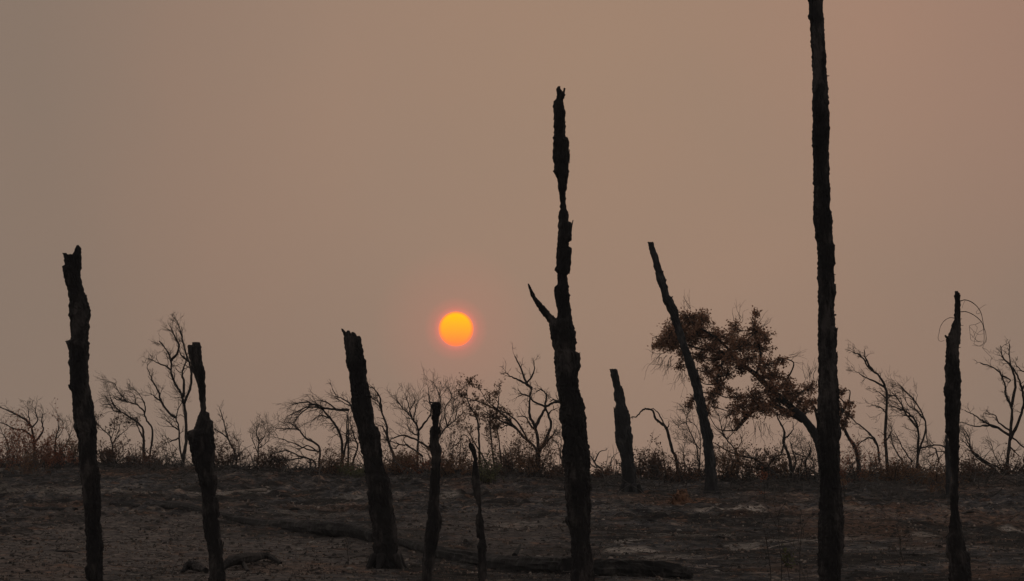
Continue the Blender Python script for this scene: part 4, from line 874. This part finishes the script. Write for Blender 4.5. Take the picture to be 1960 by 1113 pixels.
for i, (a, b_, ln, lb) in enumerate(SMALL):
    if not ln: continue
    rnd = random.Random(i + 900); t = rnd.uniform(-3, 3)
    pale = 'pale' in lb or 'grey' in lb
    log_obj('fallen_branch', lb, 'branch', [(a - ln / 2, b_ - t, 1.2), (a - ln / 5, b_ + rnd.uniform(-1, 1), 2.2), (a + ln / 5, b_ + rnd.uniform(-1, 1), 2.0), (a + ln / 2, b_ + t, 1.0)], 'dead_grey' if pale else 'log', 8, seed=40 + i, lift=.8)

# uprooted root ball of orange earth
def root_ball():
    D = depth_of(966); g = base_pt(1303, D); pm = D / F_PX; rnd = random.Random(5)
    o = thing('root_mound', 'rusty orange upturned root clump with a dark hollow right of the short far stump', 'root clump', g)
    v, f = uv_sphere(1.0, 40, 24); vs = []
    for (x, y_, z_) in v:
        nn_ = float(fbm(np.array(x * 2 + 5), np.array(z_ * 2 + y_ * 1.3), 8, 3)) * 1.3
        k = 1 + nn_; lo = max(0, -z_ + .2)
        vs.append((x * k * 17 * pm * (1 + .9 * lo), y_ * k * .35 * (1 + .5 * lo), (z_ * k) * 24 * pm + 6 * pm))
    link('soil_clump', make_mesh('soil_clump', vs, f, M['root']), o)
    for k in range(26):
        a = rnd.uniform(0, 2 * math.pi); tb = Tubes()
        s_ = Vector((math.cos(a) * 8 * pm, math.sin(a) * .18, rnd.uniform(0, 24) * pm))
        e_ = s_ + Vector((math.cos(a) * rnd.uniform(8, 26) * pm, math.sin(a) * rnd.uniform(.1, .5), rnd.uniform(-14, 6) * pm))
        e_.z = max(e_.z, 0.01); m1 = s_.lerp(e_, .5) + Vector((rnd.gauss(0, .05), rnd.gauss(0, .05), rnd.uniform(0, .08)))
        cs = catmull([s_, m1, e_], 4); tb.add(cs, [rnd.uniform(1.2, 2.4) * pm * (1 - .8 * i / (len(cs) - 1)) for i in range(len(cs))], 6)
        link('root', make_mesh('root', tb.v, tb.f, M['root']), o)
root_ball()

# ------------------------------------------------------------------ stones
def stone_mesh(seed):
    v, f = uv_sphere(1.0, 9, 6); rnd = random.Random(seed)
    return make_mesh('stone', [(x * rnd.uniform(.8, 1.15), y_ * rnd.uniform(.75, 1.1), z_ * .62 * rnd.uniform(.8, 1.1)) for x, y_, z_ in v], f, M['stone'])
SM = [stone_mesh(k) for k in range(4)]
ST = [(110,985,9,'brownish stone beside the short dark log'), (600,1041,9,'dark rounded stone in front of the long thin log'), (672,1094,8,'grey stone beside the knee-high stem'), (1030,1063,6,'pale stone left of the forked trunk base'), (1298,1023,5,'small pale stone up-slope of the blunt log end'), (1370,1093,8,'grey stone right of the blunt log end'),
      (1388,1046,7,'ochre stone beside the ash patch left of the saplings'), (645,1005,5,'pale flat stone on the slope behind the long log'), (575,1050,8,'dark stone left of the rounded stone'), (1765,1029,5,'pale flat stone left of the drooping-twig trunk'), (855,943,5,'pale stone between slim and thinnest posts'), (1190,1045,5,'pale stone in the ash patch right of the forked trunk')]
for i, (a, b_, s_, lb) in enumerate(ST):
    D = depth_of(b_); g = base_pt(a, D); pm = D / F_PX
    o = link('stone', SM[i % 4], None, g + Vector((0, 0, s_ * pm * .2))); o.scale = (s_ * pm, s_ * pm, s_ * pm * .8); o.rotation_euler = (0, 0, i * 1.3)
    tag(o, lb, 'stone', 'stones on the burnt slope')

# ------------------------------------------------------------------ uncountable litter
def scatter(name, label, count, fn, material, seed):
    rnd = random.Random(seed); tb = Tubes()
    r_ = np.random.default_rng(seed)
    Ys = 50 / (1 - r_.random(count) * (1 - 50 / 124)); Xs = r_.uniform(-1, 1, count) * (1.0 + .142 * Ys)
    Zs = ground(Xs, Ys)
    for X, Y, Z_ in zip(Xs.tolist(), Ys.tolist(), Zs.tolist()): fn(tb, X, Y, Z_, rnd)
    ob = link(name, make_mesh(name, tb.v, tb.f, material)); tag(ob, label, kind='stuff'); return ob
def f_twig(tb, X, Y, Z_, rnd):
    a = rnd.uniform(0, 2 * math.pi); L_ = (.1 + .5 * rnd.random() ** 2) * (Y / 80); r_ = rnd.uniform(.003, .009) * (Y / 80)
    pts = []
    for k in range(4):
        t = k / 3 - .5
        pts.append(Vector((X + math.cos(a) * t * L_ + rnd.gauss(0, .02), Y + math.sin(a) * t * L_, Z_ + rnd.uniform(.005, .05) + (rnd.random() < .1) * t * .25)))
    tb.add(pts, [r_, r_ * 1.1, r_ * .8, r_ * .3], 4)
def f_chip(tb, X, Y, Z_, rnd):
    s_ = (.007 + .045 * rnd.random() ** 5) * (Y / 70); o = len(tb.v)
    h_ = s_ * rnd.uniform(.3, .8); a = rnd.uniform(0, 3.14); ca, sa = math.cos(a), math.sin(a)
    for (x, y_) in ((-1, -.5), (1, -.6), (.8, .6), (-.9, .5)):
        x *= s_ * rnd.uniform(.7, 1.6); y_ *= s_ * rnd.uniform(.6, 1.1)
        tb.v.append(Vector((X + x * ca - y_ * sa, Y + x * sa + y_ * ca, Z_ + .0)))
    for (x, y_) in ((-.6, -.3), (.6, -.3), (.5, .4), (-.5, .3)):
        x *= s_; y_ *= s_
        tb.v.append(Vector((X + x * ca - y_ * sa, Y + x * sa + y_ * ca, Z_ + .012 + h_ * rnd.uniform(.8, 1.3))))
    tb.f += [(o + 4, o + 5, o + 6, o + 7)] + [(o + k, o + (k + 1) % 4, o + 4 + (k + 1) % 4, o + 4 + k) for k in range(4)]
scatter('twig_litter', 'charred twigs littering the burnt slope', 2200, f_twig, M['dead'], 1)
scatter('pale_twig_litter', 'ash-grey twigs littering the burnt slope', 1100, f_twig, M['dead_grey'], 2)
scatter('char_debris', 'scattered chips of charcoal, bark and ash', 20000, f_chip, M['chip'], 3)
# brush stubble and grey tangles near the crest
def crest(name, label, count, material, seed, spread, lmin, lmax, up, rr, zones=None):
    tb = Tubes(); rnd = random.Random(seed)
    pl = [rnd.gauss(*rnd.choice(zones)) if zones else rnd.uniform(-30, 1990) for _ in range(count)]
    Yl = [rd(p_) - 1 - abs(rnd.gauss(0, spread)) for p_ in pl]; xl = [(p_ - 980) / F_PX * y_ for p_, y_ in zip(pl, Yl)]
    zl = ground(np.array(xl), np.array(Yl)).tolist()
    for x, Y, Z_ in zip(xl, Yl, zl):
        d = Vector((rnd.gauss(-.2, .8), rnd.gauss(0, .5), up + rnd.gauss(0, .3))); L_ = rnd.uniform(lmin, lmax)
        p = Vector((x, Y, Z_ - .02)); pts = [p.copy()]
        for k in range(4):
            d = d + Vector((rnd.gauss(0, .35), rnd.gauss(0, .3), rnd.gauss(-.22, .25))); p = p + d.normalized() * L_ / 4
            p.z = max(p.z, Z_ + .02); pts.append(p.copy())
        r_ = rr * rnd.uniform(.5, 1.3)
        tb.add(pts, [r_, r_ * .9, r_ * .75, r_ * .55, r_ * .3], 4)
    ob = link(name, make_mesh(name, tb.v, tb.f, material)); tag(ob, label, kind='stuff')
crest('burnt_stubble', 'burnt stubble and dead stalks along the crest', 4000, M['dead'], 44, 6, .1, .42, .8, .009)
crest('grey_brush', 'tangled grey dead brush lying below the crest', 2600, M['dead_grey'], 45, 7, .4, 1.5, .45, .012, [(400, 80), (1000, 60), (1250, 80), (1600, 80), (1690, 60), (1750, 90), (1480, 60), (780, 60), (820, 50), (1930, 40), (600, 60), (260, 50), (1140, 30), (60, 60)])
crest('black_brush', 'tangled black dead brush along the crest', 3200, M['dead'], 46, 4, .4, 1.3, .55, .012)
